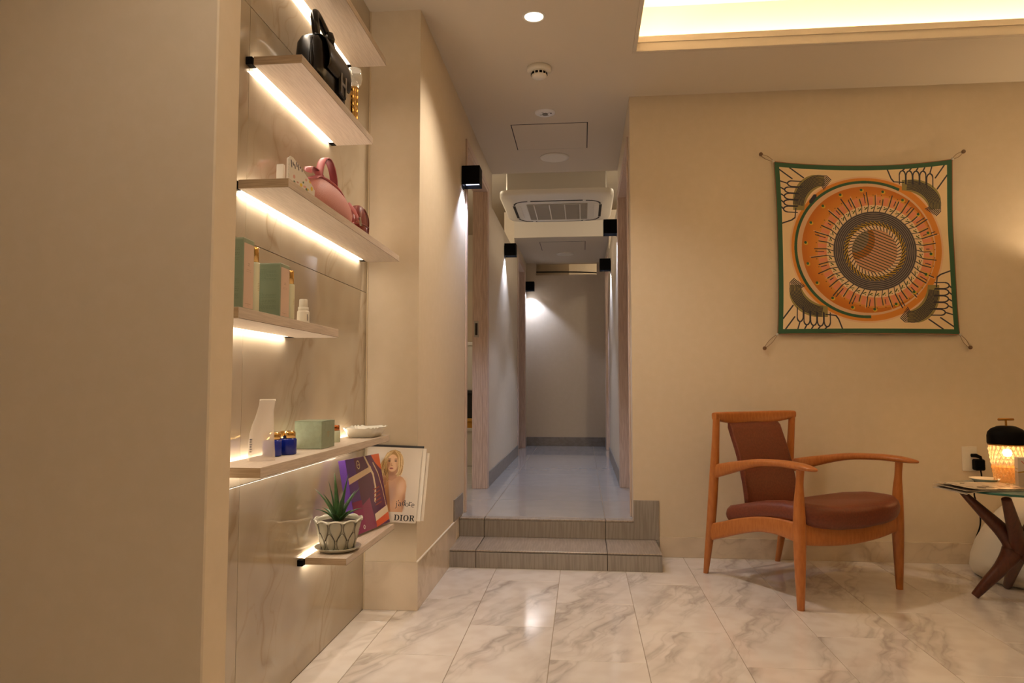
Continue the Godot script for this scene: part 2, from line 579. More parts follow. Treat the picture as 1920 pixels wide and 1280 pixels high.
func build_steps() -> void:
	var t := thing("corridor_steps", "two low steps clad in grey-brown tile leading up to the corridor", "steps")
	put(t, "core", G().box(Vector3(LEFT_X, 0, WALL_Z - 0.02), Vector3(0.372, 0.079, -3.561)).mesh(), mat(rgb(92, 82, 72), 0.9))
	put(t, "core", G().box(Vector3(LEFT_X, 0.079, WALL_Z - 0.05), Vector3(RIGHT_X, 0.176, WALL_Z + 0.005)).mesh(), mat(rgb(92, 82, 72), 0.9))
	var xs := [LEFT_X + 0.001, -0.533, 0.114, 0.378]
	for i in 3:
		var a: float = xs[i] + (0.0018 if i else 0.0)
		var b: float = xs[i + 1] - 0.0018
		put(t, "riser_tile", G().box(Vector3(a, 0.0, -3.567), Vector3(b, 0.0765, -3.557), 0.001).mesh(), M.step_tile)
		put(t, "tread_tile", G().box(Vector3(a, 0.0795, WALL_Z), Vector3(b, 0.087, -3.556), 0.0015).mesh(), M.tread_tile)
		var b2: float = b if i < 2 else RIGHT_X
		put(t, "riser_tile", G().box(Vector3(a, 0.0875, WALL_Z), Vector3(b2, 0.175, WALL_Z + 0.009), 0.001).mesh(), M.step_tile)
		put(t, "nosing", G().box(Vector3(a, 0.1755, WALL_Z - 0.05), Vector3(minf(b2, RIGHT_X), 0.186, WALL_Z + 0.010), 0.002).mesh(), M.tread_tile)
	# L-shaped side pieces at the wall ends
	put(t, "side_tile", G().box(Vector3(RIGHT_X - 0.0, 0.0875, WALL_Z), Vector3(0.395, 0.292, WALL_Z + 0.009), 0.001).mesh(), M.step_tile)
	put(t, "side_tile", G().box(Vector3(LEFT_X, 0.196, -3.95), Vector3(LEFT_X + 0.007, 0.308, -3.69), 0.001).mesh(), M.gray_base)
	put(t, "side_end", G().box(Vector3(0.3785, 0.0, WALL_Z), Vector3(0.394, 0.087, -3.86), 0.001).mesh(), M.step_tile)

func build_corridor() -> void:
	# floor of the corridor
	var f := structure("floor_corridor")
	put(f, "screed", G().box(Vector3(-2.4, 0.05, END_Z - 0.1), Vector3(2.0, UP_Y - 0.0015, WALL_Z - 0.05)).mesh(), M.grout)
	var xs := [-1.18, -0.533, 0.114, 0.76]
	var z := WALL_Z - 0.05
	var zs := [z]
	z = -4.5
	while z > END_Z:
		zs.append(z); z -= 0.65
	zs.append(END_Z)
	for i in 3:
		for j in zs.size() - 1:
			put(f, "tile", G().box(Vector3(xs[i] + 0.0018, UP_Y - 0.01, zs[j + 1] + 0.0018), Vector3(xs[i + 1] - 0.0018, UP_Y, zs[j] - 0.0018), 0.0006).mesh(), M.corridor_tile)
	# left wall with one open doorway and one closed door; openings above it next to the air conditioner
	var top := 2.23
	var wl := G()
	wl.box(Vector3(-0.77, UP_Y, -4.06), Vector3(LEFT_X, CEIL, -3.95))
	wl.box(Vector3(-0.77, 2.30, -4.99), Vector3(LEFT_X, CEIL, -4.06))
	wl.box(Vector3(-0.77, UP_Y, -5.235), Vector3(LEFT_X, CEIL, -4.99))
	wl.box(Vector3(-0.77, UP_Y, -6.99), Vector3(LEFT_X, top, -5.235))
	wl.box(Vector3(-0.77, UP_Y, -7.36), Vector3(LEFT_X, 2.62, -6.99))
	wl.box(Vector3(-0.77, 2.24, -8.24), Vector3(LEFT_X, 2.62, -7.36))
	wl.box(Vector3(-0.77, UP_Y, END_Z), Vector3(LEFT_X, 2.62, -8.24))
	structure("wall_corridor_left", wl, M.paint)
	var wr := G()
	wr.box(Vector3(RIGHT_X, UP_Y, -4.03), Vector3(0.362, CEIL, -3.98))
	wr.box(Vector3(RIGHT_X, 2.27, -5.13), Vector3(0.362, CEIL, -4.03))
	wr.box(Vector3(RIGHT_X, UP_Y, -5.235), Vector3(0.362, CEIL, -5.13))
	wr.box(Vector3(RIGHT_X, UP_Y, -6.99), Vector3(0.362, top, -5.235))
	wr.box(Vector3(RIGHT_X, UP_Y, -7.2), Vector3(0.362, 2.62, -6.99))
	wr.box(Vector3(RIGHT_X, 2.2, -8.05), Vector3(0.362, 2.62, -7.2))
	wr.box(Vector3(RIGHT_X, UP_Y, END_Z), Vector3(0.362, 2.62, -8.05))
	structure("wall_corridor_right", wr, M.paint)
	# end wall with a slot near the ceiling
	var we := G()
	we.box(Vector3(-2.4, 0, END_Z - 0.1), Vector3(2.0, 2.218, END_Z))
	we.box(Vector3(-2.4, 2.218, END_Z - 0.1), Vector3(-0.552, 2.75, END_Z))
	we.box(Vector3(0.173, 2.218, END_Z - 0.1), Vector3(2.0, 2.75, END_Z))
	we.box(Vector3(-0.552, 2.36, END_Z - 0.1), Vector3(0.173, 2.75, END_Z))
	structure("wall_end", we, M.paint)
	var cable := []
	for i in 13: cable.append(Vector3(-0.56 + 0.74 * i / 12.0, 2.262 - 0.02 * pow(i / 12.0, 3.0), END_Z - 0.05))
	tag(put(self, "slot_cable", G().tube(cable, [0.008], 8).mesh(), M.dark), "dark cable running through the slot high in the end wall", "cable")
	# ceilings of the corridor
	var c := G()
	c.box(Vector3(-0.77, CEIL, -5.235), Vector3(0.362, CEIL + 0.05, -3.9))
	c.box(Vector3(-2.4, 2.72, -7.1), Vector3(2.0, 2.8, -3.95))
	c.box(Vector3(-2.4, 2.72, END_Z - 0.1), Vector3(2.0, 2.8, -7.1))
	c.box(Vector3(LEFT_X, 2.36, END_Z), Vector3(RIGHT_X, 2.72, -6.99))
	c.box(Vector3(-0.77, CEIL + 0.05, -5.235), Vector3(0.362, 2.72, -5.185))
	structure("ceiling_corridor", c, M.ceiling)
	# side rooms
	var s := G()
	s.box(Vector3(-2.5, 0, END_Z), Vector3(-2.4, 2.8, -3.85))
	s.box(Vector3(-2.5, 0, -3.95), Vector3(-1.0, 2.8, -3.85))
	s.box(Vector3(2.0, 0, END_Z), Vector3(2.1, 2.8, -3.98))
	s.box(Vector3(RIGHT_X, CEIL, -3.98), Vector3(2.1, 2.8, -3.93))
	s.box(Vector3(-1.0, CEIL + 0.02, -3.95), Vector3(LEFT_X, 2.8, -3.9))
	# room behind the end wall
	s.box(Vector3(-2.4, 0, -10.1), Vector3(2.0, 2.8, -10.0))
	s.box(Vector3(-2.5, 0, -10.1), Vector3(-2.4, 2.8, END_Z))
	s.box(Vector3(2.0, 0, -10.1), Vector3(2.1, 2.8, END_Z))
	s.box(Vector3(-2.4, 2.72, -10.1), Vector3(2.0, 2.8, END_Z - 0.1))
	s.box(Vector3(-2.4, 0.05, -10.1), Vector3(2.0, 0.18, END_Z - 0.1))
	s.box(Vector3(-0.75, 1.9, END_Z - 0.26), Vector3(-0.16, 2.72, END_Z - 0.2))
	structure("wall_side_rooms", s, M.paint)
	for e in [[-1.5, -5.9, "left"], [1.1, -6.1, "right"], [0.7, -9.2, "behind the end wall"]]:
		var l := thing("ceiling_lamp", "flat white ceiling lamp in the side room %s of the corridor" % e[2] if e[1] > -9.0 else "flat white ceiling lamp in the room %s" % e[2], "lamp", Vector3(e[0], 2.72, e[1]), "side room ceiling lamps")
		put(l, "rim", G().lathe([[0.0, 0.0], [0.22, 0.0], [0.22, -0.03], [0.205, -0.04], [0.0, -0.04]], 32).mesh(), M.white_plastic)
		put(l, "diffuser", G().lathe([[0.0, -0.041], [0.2, -0.041], [0.19, -0.055], [0.0, -0.06]], 32).mesh(), glow(Color(1.0, 0.92, 0.8), 1.5))
		omni(l, Vector3(0, -0.12, 0), Color(1.0, 0.93, 0.82), 0.8 if e[1] > -9.0 else 0.45, 0.12)
	# corridor skirtings
	var sk := structure("baseboard_corridor")
	for e in [[LEFT_X, -5.0, -7.34, 1.0], [LEFT_X, -8.26, END_Z, 1.0], [RIGHT_X, -5.15, -7.18, -1.0], [RIGHT_X, -8.07, END_Z, -1.0]]:
		put(sk, "skirting", G().box(Vector3(e[0], UP_Y, e[2]), Vector3(e[0] + 0.008 * e[3], UP_Y + 0.105, e[1]), 0.001).mesh(), M.gray_base)
	put(sk, "skirting", G().box(Vector3(LEFT_X, UP_Y, END_Z), Vector3(RIGHT_X, UP_Y + 0.105, END_Z + 0.008), 0.001).mesh(), M.gray_base)
	# door frames: [inner wall x, direction into the wall, near z, far z, top, door inside?]
	frame("door_1", LEFT_X, -1.0, -4.06, -4.99, 2.30, false)
	frame("door_2", RIGHT_X, 1.0, -4.03, -5.13, 2.27, true)
	frame("door_3", LEFT_X, -1.0, -7.36, -8.24, 2.24, true)
	frame("door_4", RIGHT_X, 1.0, -7.2, -8.05, 2.2, false)
	# things seen through the gap of the open doorway
	for b in [[0.0, 0.335, rgb(225, 222, 215), "white box on the floor behind the open doorway, lowest of a stack"], [0.335, 0.42, rgb(196, 142, 44), "flat yellow box in the stack behind the open doorway"], [0.42, 0.67, rgb(20, 19, 20), "black case in the stack behind the open doorway"], [0.67, 1.1, rgb(214, 212, 208), "pale grey box on top of the stack behind the open doorway"]]:
		var bx := thing("storage_box", b[3], "box", Vector3(-1.1, UP_Y + b[0], -6.5))
		put(bx, "body", G().box(Vector3(-0.17, 0, -0.17), Vector3(0.17, b[1] - b[0] - 0.03, 0.17), 0.005).mesh(), mat(b[2], 0.6))
		put(bx, "lid", G().box(Vector3(-0.175, b[1] - b[0] - 0.03, -0.175), Vector3(0.175, b[1] - b[0], 0.175), 0.004).mesh(), mat(b[2].lightened(0.1), 0.6))
	# wall sconces: [wall x, direction, near z, bottom y]
	var labels := ["black cube wall lamp above the step on the left wall, nearest to the camera", "black cube wall lamp in the middle of the left corridor wall", "black cube wall lamp beside the end wall of the corridor", "nearer black cube wall lamp on the right corridor wall", "farther black cube wall lamp on the right corridor wall"]
	var k := 0
	for e in [[LEFT_X, 1.0, -3.886, 2.02], [LEFT_X, 1.0, -6.065, 2.015], [LEFT_X, 1.0, -8.345, 2.015], [RIGHT_X, -1.0, -5.27, 2.02], [RIGHT_X, -1.0, -6.55, 1.955]]:
		var t := thing("wall_sconce", labels[k], "wall lamp", Vector3(e[0] + 0.053 * e[1], e[3], e[2] - 0.05), "black cube wall lamps")
		var g := G()
		var h := 0.05
		g.box(Vector3(-h, 0.0, -h), Vector3(-h + 0.004, 0.106, h))
		g.box(Vector3(h - 0.004, 0.0, -h), Vector3(h, 0.106, h))
		g.box(Vector3(-h + 0.004, 0.0, -h), Vector3(h - 0.004, 0.106, -h + 0.004))
		g.box(Vector3(-h + 0.004, 0.0, h - 0.004), Vector3(h - 0.004, 0.106, h))
		g.box(Vector3(-h, 0.102, -h), Vector3(h, 0.106, h))
		put(t, "housing", g.mesh(), M.black)
		put(t, "wall_plate", G().box(Vector3(-h * e[1] - 0.003 * e[1], -0.012, -0.035), Vector3(-h * e[1], 0.09, 0.035)).mesh(), M.black)
		put(t, "lens", G().box(Vector3(-0.04, 0.02, -0.04), Vector3(0.04, 0.026, 0.04)).mesh(), M.sconce)
		spot(t, Vector3(0, 0.014, 0), Color(0.84, 0.88, 1.0), 0.7, 52.0, 0.4, 0.02)
		k += 1

func frame(called: String, wx: float, into: float, zn: float, zf: float, top: float, closed: bool) -> void:
	var d := structure(called)
	var o := -into * 0.006
	var deep := wx + into * 0.1
	var w := 0.03
	put(d, "jamb", G().box(Vector3(wx + o, UP_Y, zn - w), Vector3(deep, top, zn), 0.002).mesh(), M.frame_wood)
	put(d, "jamb", G().box(Vector3(wx + o, UP_Y, zf), Vector3(deep, top, zf + w), 0.002).mesh(), M.frame_wood)
	put(d, "head", G().box(Vector3(wx + o, top - w, zf + w), Vector3(deep, top, zn - w), 0.002).mesh(), M.frame_wood)
	# casing strips around the opening, on the corridor side
	put(d, "casing", G().box(Vector3(wx + o * 1.6, UP_Y, zn - 0.008), Vector3(wx, top + 0.03, zn + 0.032), 0.002).mesh(), M.frame_wood)
	put(d, "casing", G().box(Vector3(wx + o * 1.6, UP_Y, zf - 0.032), Vector3(wx, top + 0.03, zf + 0.008), 0.002).mesh(), M.frame_wood)
	put(d, "casing", G().box(Vector3(wx + o * 1.6, top - 0.008, zf + 0.008), Vector3(wx, top + 0.03, zn - 0.008), 0.002).mesh(), M.frame_wood)
	# stop beads set in the jamb
	put(d, "stop_bead", G().box(Vector3(wx + into * 0.028, UP_Y, zf + w), Vector3(wx + into * 0.1, top - w, zf + w + 0.008), 0.001).mesh(), M.frame_wood)
	if closed:
		var p := put(d, "door_panel", G().box(Vector3(wx + into * 0.055, UP_Y + 0.005, zf + w + 0.001), Vector3(wx + into * 0.09, top - w - 0.002, zn - w - 0.001), 0.002).mesh(), M.frame_wood)
		put(p, "finger_pull", G().box(Vector3(wx + into * 0.053, 1.16, zn - w - 0.10), Vector3(wx + into * 0.056, 1.28, zn - w - 0.06), 0.001).mesh(), M.steel)
	else:
		var s := put(d, "strike_plate", G().box(Vector3(wx + into * 0.088, 1.235, zf + w + 0.008), Vector3(wx + into * 0.055, 1.35, zf + w + 0.012), 0.001).mesh(), M.steel)
		put(s, "recess", G().box(Vector3(wx + into * 0.080, 1.25, zf + w + 0.0118), Vector3(wx + into * 0.063, 1.335, zf + w + 0.0125)).mesh(), M.dark)

func build_ceiling_fittings() -> void:
	for e in [[-0.2, -2.974, "small round recessed downlight in the ceiling in front of the steps", 1.6], [-0.35, -0.75, "small round recessed downlight in the ceiling by the partition", 1.1], [-0.2, 1.4, "small round recessed downlight in the ceiling at the rear of the lounge", 1.3]]:
		downlight(e)
	ceiling_devices()

func downlight(e: Array) -> void:
	var t := thing("downlight", e[2], "light", Vector3(e[0], CEIL, e[1]), "recessed downlights")
	put(t, "rim", G().lathe([[0.040, 0.004], [0.040, -0.001], [0.042, -0.003], [0.050, -0.002], [0.051, 0.0], [0.051, 0.004]], 40).mesh(), M.white_plastic)
	put(t, "lens", G().lathe([[0.0, 0.003], [0.0395, 0.003], [0.0395, -0.0015], [0.0, -0.0022]], 40).mesh(), M.down)
	spot(t, Vector3(0, -0.012, 0), NEUTRAL, e[3], 64.0, 0.7, 0.04)

func ceiling_devices() -> void:
	var t2 := thing("smoke_detector", "round cream smoke detector on the ceiling", "smoke detector", Vector3(-0.208, CEIL, -3.471))
	put(t2, "base", G().lathe([[0.0, 0.0], [0.060, 0.0], [0.060, -0.016], [0.056, -0.022], [0.0, -0.022]], 36).mesh(), M.white_plastic)
	put(t2, "head", G().lathe([[0.040, -0.022], [0.038, -0.045], [0.030, -0.052], [0.0, -0.053]], 36).mesh(), M.white_plastic)
	for i in 12:
		var a := TAU * (i + 0.5) / 12
		var g := G()
		g.box(Vector3(-0.0065, -0.040, -0.0015), Vector3(0.0065, -0.029, 0.0015))
		var o := put(t2, "vent", g.mesh(), M.black, Vector3(sin(a) * 0.0395, 0, cos(a) * 0.0395))
		o.rotation.y = a
	var t3 := thing("emergency_light", "small round white ceiling fitting with a grey centre before the hatch", "light fitting", Vector3(-0.209, CEIL, -4.061))
	put(t3, "plate", G().lathe([[0.0, 0.0], [0.060, 0.0], [0.059, -0.004], [0.052, -0.008], [0.0, -0.009]], 36).mesh(), mat(rgb(236, 236, 238), 0.4))
	put(t3, "lens", G().lathe([[0.0, -0.009], [0.018, -0.009], [0.013, -0.016], [0.0, -0.018]], 24).mesh(), mat(rgb(120, 120, 124), 0.3))
	put(t3, "test_button", G().lathe([[0.0, -0.008], [0.005, -0.008], [0.005, -0.011], [0.0, -0.011]], 12, Vector3(0.034, 0, 0.01)).mesh(), mat(rgb(90, 90, 92), 0.5))
	for i in 4:
		var a := TAU * i / 4 + 0.5
		put(t3, "slot", G().box(Vector3(-0.006, -0.0095, -0.001), Vector3(0.006, -0.0083, 0.001)).mesh(), M.dark, Vector3(cos(a) * 0.028, 0, sin(a) * 0.028))
	# hatch: a panel with a shadow gap round it
	var t4 := thing("access_hatch", "square access hatch set in the corridor ceiling", "hatch", Vector3(-0.195, CEIL, -4.47))
	put(t4, "gap", G().box(Vector3(-0.234, -0.0008, -0.234), Vector3(0.234, 0.001, 0.234)).mesh(), M.dark)
	put(t4, "panel", G().box(Vector3(-0.228, -0.0025, -0.228), Vector3(0.228, 0.0005, 0.228), 0.0005).mesh(), M.ceiling)
	var t5 := thing("ceiling_speaker", "flush round white ceiling speaker behind the hatch", "speaker", Vector3(-0.186, CEIL, -4.88))
	put(t5, "rim", G().lathe([[0.082, 0.0], [0.100, 0.0], [0.099, -0.006], [0.083, -0.008]], 48).mesh(), M.white_plastic)
	put(t5, "grille", G().lathe([[0.0, -0.001], [0.082, -0.001], [0.082, -0.004], [0.0, -0.006]], 48).mesh(), mat(rgb(196, 194, 192), 0.8))
	var t6 := thing("access_hatch", "second ceiling hatch beyond the air conditioner", "hatch", Vector3(-0.2, 2.36, -7.45))
	put(t6, "gap", G().box(Vector3(-0.234, -0.0008, -0.234), Vector3(0.234, 0.001, 0.234)).mesh(), M.dark)
	put(t6, "panel", G().box(Vector3(-0.228, -0.0025, -0.228), Vector3(0.228, 0.0005, 0.228), 0.0005).mesh(), M.ceiling)
	var t7 := thing("ceiling_speaker", "second round ceiling speaker near the end wall", "speaker", Vector3(-0.19, 2.36, -7.9))
	put(t7, "rim", G().lathe([[0.082, 0.0], [0.100, 0.0], [0.099, -0.006], [0.083, -0.008]], 48).mesh(), M.white_plastic)
	put(t7, "grille", G().lathe([[0.0, -0.001], [0.082, -0.001], [0.082, -0.004], [0.0, -0.006]], 48).mesh(), mat(rgb(196, 194, 192), 0.8))
	# cassette air conditioner
	var ac := thing("air_conditioner", "white four-way cassette air conditioner in the corridor ceiling", "air conditioner", Vector3(-0.203, 2.40, -6.02))
	var h := 0.458
	var face := G()
	var r0 := ring(Vector3(0, 0.045, 0), Vector3.RIGHT, Vector3.BACK, 48, h, h * 1.03, 0.18)
	var r1 := ring(Vector3(0, 0.012, 0), Vector3.RIGHT, Vector3.BACK, 48, h, h * 1.03, 0.18)
	var r2 := ring(Vector3(0, 0.0, 0), Vector3.RIGHT, Vector3.BACK, 48, h * 0.97, h, 0.2)
	var r3 := ring(Vector3(0, -0.022, 0), Vector3.RIGHT, Vector3.BACK, 48, h * 0.80, h * 0.84, 0.3)
	face.loft([r0, r1, r2, r3], 0)
	put(ac, "fascia", face.mesh(), M.white_plastic)
	put(ac, "casing", G().box(Vector3(-0.4, 0.045, -0.42), Vector3(0.4, 0.32, 0.42), 0.01).mesh(), M.steel)
	var gr := put(ac, "intake_grille", G().box(Vector3(-0.25, -0.030, -0.26), Vector3(0.25, -0.0225, 0.26), 0.004).mesh(), mat(rgb(190, 182, 168), 0.6))
	for i in 4: put(gr, "bar", G().box(Vector3(-0.2505 + 0.125 * (i + 0.5) - 0.004 + 0.0, -0.034, -0.26), Vector3(-0.2505 + 0.125 * (i + 0.5) + 0.004, -0.030, 0.26), 0.001).mesh(), M.white_plastic)
	for i in 26: put(gr, "louvre", G().box(Vector3(-0.245, -0.0325, -0.25 + 0.02 * i), Vector3(0.245, -0.030, -0.243 + 0.02 * i)).mesh(), mat(rgb(170, 162, 148), 0.6))
	for i in 4:
		var a := TAU * i / 4
		var fl := put(ac, "air_flap", G().box(Vector3(-0.20, -0.027, 0.30), Vector3(0.20, -0.0185, 0.345), 0.004).mesh(), M.white_plastic)
		fl.rotation.y = a
		var slot := put(ac, "air_slot", G().box(Vector3(-0.21, -0.024, 0.344), Vector3(0.21, -0.012, 0.366)).mesh(), M.dark)
		slot.rotation.y = a
		# curved corner vents
		var pts := []
		for j in 9:
			var b := PI * 0.5 * j / 8.0
			pts.append(Vector3(0.235 + sin(b) * 0.115, -0.0215, 0.235 + cos(b) * 0.115))
		var cv := put(ac, "corner_vent", G().tube(pts, [Vector2(0.008, 0.004)], 8).mesh(), M.dark)
		cv.rotation.y = a

func build_shelves() -> void:
	# [y bottom, y top, near z, far z, strip near, strip far, label]
	var D := [
		[2.112, 2.136, -1.45, -2.59, -1.5, -2.565, "topmost pale wood display shelf, cut off by the picture's top edge"],
		[1.753, 1.777, -1.784, -2.429, -1.815, -2.398, "pale wood display shelf carrying the black handbag"],
		[1.399, 1.423, -1.715, -2.809, -1.745, -2.759, "long pale wood display shelf carrying the pink bag"],
		[1.044, 1.069, -1.468, -2.10, -1.48, -2.055, "short pale wood display shelf carrying tall green boxes"],
		[0.687, 0.711, -1.59, -2.69, -1.50, -2.66, "long pale wood display shelf carrying the blue jar"],
		[0.339, 0.361, -2.204, -2.772, -2.225, -2.74, "lowest pale wood display shelf carrying the potted plant"]]
	for d in D:
		var t := thing("display_shelf", d[6], "shelf", Vector3.ZERO, "lit display shelves")
		var xb := NICHE_X + 0.018
		var xf := -0.737
		put(t, "board", G().box(Vector3(xb, d[0], d[3]), Vector3(xf, d[1], d[2]), 0.0006).mesh(), M.shelf)
		put(t, "end_edging", G().box(Vector3(xb, d[0] + 0.0008, d[2] - 0.0005), Vector3(xf - 0.001, d[1] - 0.0008, d[2] + 0.0012)).mesh(), M.shelf_end)
		put(t, "edge_seam", G().box(Vector3(xf - 0.0006, d[0] + 0.0004, d[3]), Vector3(xf + 0.0003, d[0] + 0.0013, d[2])).mesh(), M.edge_line)
		for z in [d[4] + 0.028, d[5] - 0.016]:
			put(t, "bracket", G().box(Vector3(NICHE_X, d[0] - 0.001, z - 0.014), Vector3(xb, d[1] - 0.004, z + 0.014), 0.001).mesh(), M.black)
		var yc: float = (d[0] + d[1]) * 0.5 - 0.003
		var zc: float = (d[4] + d[5]) * 0.5
		var L: float = d[4] - d[5]
		put(t, "light_strip", G().box(Vector3(NICHE_X + 0.002, d[0] + 0.001, d[5]), Vector3(xb - 0.001, d[1] - 0.008, d[4])).mesh(), M.led)
		area(t, Vector3(NICHE_X + 0.009, d[0] - 0.001, zc), Vector2(0.013, L), Vector3(-90, 0, 0), NEUTRAL, 0.13 * L)
		area(t, Vector3(NICHE_X + 0.009, d[1] - 0.006, zc), Vector2(0.013, L), Vector3(90, 0, 0), NEUTRAL, 0.075 * L)

func build_armchair() -> void:
	var fw := Vector3(0.5572, 0, 0.8304)
	var t := thing("armchair", "orange-brown wooden armchair with brown leather seat and back", "chair", Vector3(0.956, 0, -3.455))
	t.basis = Basis(Vector3(fw.z, 0, -fw.x), Vector3.UP, fw)
	for s in [-1.0, 1.0]:
		var P := func(u: float, y: float, w: float) -> Vector3: return Vector3(u * s, y, w)
		var rp := smooth([P.call(0.244, 0.0, -0.306), P.call(0.2475, 0.12, -0.282), P.call(0.251, 0.26, -0.256), P.call(0.254, 0.48, -0.229), P.call(0.256, 0.62, -0.215), P.call(0.257, 0.748, -0.205)])
		var rr := smooth([Vector2(0.0125, 0.0125), Vector2(0.018, 0.0175), Vector2(0.0225, 0.021), Vector2(0.023, 0.021), Vector2(0.0185, 0.0175), Vector2(0.0165, 0.016)])
		put(t, "rear_leg", G().tube(rp, rr, 16, Vector3.BACK).mesh(), M.chair_wood)
		var fp := smooth([P.call(0.316, 0.0, 0.306), P.call(0.316, 0.13, 0.307), P.call(0.316, 0.29, 0.308), P.call(0.317, 0.42, 0.311), P.call(0.318, 0.5, 0.316), P.call(0.3185, 0.563, 0.322)])
		var fr := smooth([0.0145, 0.0205, 0.0255, 0.0215, 0.0155, 0.0165])
		put(t, "front_leg", G().tube(fp, fr, 16, Vector3.BACK).mesh(), M.chair_wood)
		var ap := smooth([P.call(0.254, 0.493, -0.222), P.call(0.264, 0.517, -0.13), P.call(0.279, 0.548, 0.0), P.call(0.293, 0.566, 0.1), P.call(0.307, 0.574, 0.23), P.call(0.317, 0.572, 0.32), P.call(0.323, 0.568, 0.375), P.call(0.326, 0.566, 0.402), P.call(0.327, 0.565, 0.408)])
		var ar := smooth([Vector2(0.012, 0.031), Vector2(0.015, 0.028), Vector2(0.022, 0.020), Vector2(0.027, 0.0165), Vector2(0.033, 0.0145), Vector2(0.033, 0.0135), Vector2(0.024, 0.010), Vector2(0.010, 0.006), Vector2(0.001, 0.001)])
		put(t, "armrest", G().tube(ap, ar, 18, Vector3.UP, 0, 0.75).mesh(), M.chair_wood)
		var sp := smooth([P.call(0.2505, 0.204, -0.255), P.call(0.262, 0.237, -0.15), P.call(0.273, 0.264, -0.066), P.call(0.285, 0.290, 0.03), P.call(0.293, 0.304, 0.11), P.call(0.304, 0.310, 0.2), P.call(0.315, 0.305, 0.298)])
		var sr := smooth([Vector2(0.011, 0.038), Vector2(0.011, 0.036), Vector2(0.011, 0.035), Vector2(0.011, 0.033), Vector2(0.011, 0.033), Vector2(0.011, 0.035), Vector2(0.011, 0.040)])
		put(t, "side_rail", G().tube(sp, sr, 16, Vector3.UP, 0, 0.45).mesh(), M.chair_wood)
	var tp := smooth([Vector3(-0.272, 0.753, -0.204), Vector3(-0.25, 0.753, -0.207), Vector3(-0.17, 0.746, -0.222), Vector3(0, 0.741, -0.235), Vector3(0.17, 0.746, -0.222), Vector3(0.25, 0.753, -0.207), Vector3(0.272, 0.753, -0.204)])
	var tr := smooth([Vector2(0.014, 0.017), Vector2(0.016, 0.020), Vector2(0.014, 0.027), Vector2(0.013, 0.031), Vector2(0.014, 0.027), Vector2(0.016, 0.020), Vector2(0.014, 0.017)])
	put(t, "top_rail", G().tube(tp, tr, 16, Vector3.UP, 0, 0.6).mesh(), M.chair_wood)
	# front apron with a bowed lower edge, thin back rail
	var fa := []
	var ra := []
	for i in 13:
		var u := -0.31 + 0.62 * i / 12.0
		var b := 1.0 - pow(u / 0.31, 2.0)
		var lo := 0.258 - 0.024 * b
		var hi := 0.345 - 0.02 * b
		fa.append(Vector3(u, (lo + hi) * 0.5, 0.308 + 0.016 * b))
		ra.append(Vector2(0.011, (hi - lo) * 0.5))
	put(t, "front_apron", G().tube(fa, ra, 16, Vector3.UP, 0, 0.45).mesh(), M.chair_wood)
	put(t, "rear_rail", G().tube([Vector3(-0.25, 0.205, -0.262), Vector3(0.25, 0.205, -0.262)], [Vector2(0.011, 0.03)], 12, Vector3.UP, 0, 0.5).mesh(), M.chair_wood)
	# leather back: rings up the panel
	var rings := []
	var cp := smooth([Vector3(0, 0.300, -0.118), Vector3(0, 0.36, -0.122), Vector3(0, 0.45, -0.136), Vector3(0, 0.56, -0.166), Vector3(0, 0.66, -0.205), Vector3(0, 0.722, -0.230)], 4)
	for i in cp.size():
		var e := clampf(minf(float(i), float(cp.size() - 1 - i)) / 2.0, 0.25, 1.0)
		var d: Vector3 = (cp[mini(i + 1, cp.size() - 1)] - cp[maxi(i - 1, 0)]).normalized()
		var n := d.cross(Vector3.RIGHT).normalized()
		var R := ring(cp[i], Vector3.RIGHT, n, 40, 0.170 - 0.004 * (1.0 - e), 0.017 * e, 0.3)
		for j in R.size(): R[j] += n * signf(n.z) * 0.10 * pow(R[j].x, 2.0) * 3.0
		rings.append(R)
	put(t, "backrest", G().loft(rings, 0, true, true, false).mesh(), M.chair_leather)
	# leather seat: rounded outline, rising to the front, dished in the middle
	var lev := [[0.90, -0.004], [0.965, 0.003], [0.99, 0.018], [1.0, 0.034], [0.985, 0.050], [0.94, 0.062], [0.84, 0.067], [0.66, 0.064], [0.40, 0.058], [0.15, 0.055]]
	var sr2 := []
	for l in lev:
		var R := PackedVector3Array()
		for j in 64:
			var a := TAU * j / 64
			var cx := signf(cos(a)) * pow(absf(cos(a)), 0.36)
			var cz := signf(sin(a)) * pow(absf(sin(a)), 0.36)
			var w: float = 0.082 + cz * 0.288 * l[0]
			var half := 0.268 + 0.058 * clampf((w + 0.2) / 0.55, 0.0, 1.0)
			var u: float = cx * half * l[0]
			if cz > 0.0: w += 0.022 * (1.0 - pow(u / 0.31, 2.0)) * cz
			var y: float = 0.263 + 0.075 * smoothstep(-0.24, 0.22, w) + l[1]
			if l[1] < 0.03: y -= 0.03 * (1.0 - pow(u / 0.31, 2.0)) * smoothstep(0.1, 0.36, w)
			y += 0.014 * smoothstep(0.12, 0.3, absf(u)) * smoothstep(0.04, 0.06, l[1])
			R.append(Vector3(u, y, w))
		sr2.append(R)
	put(t, "seat", G().loft(sr2, 0, true, true, false).mesh(), M.chair_leather)

# ------------------------------------------------------------------ drawing into images
func line(im: Image, a: Vector2, b: Vector2, w: float, c: Color) -> void:
	var n := int(a.distance_to(b) * 1.5) + 1
	var h := w * 0.5
	for i in n + 1:
		var p := a.lerp(b, float(i) / n)
		im.fill_rect(Rect2i(int(round(p.x - h)), int(round(p.y - h)), maxi(1, int(round(w))), maxi(1, int(round(w)))), c)

func poly_line(im: Image, pts: Array, w: float, c: Color) -> void:
	for i in pts.size() - 1: line(im, pts[i], pts[i + 1], w, c)

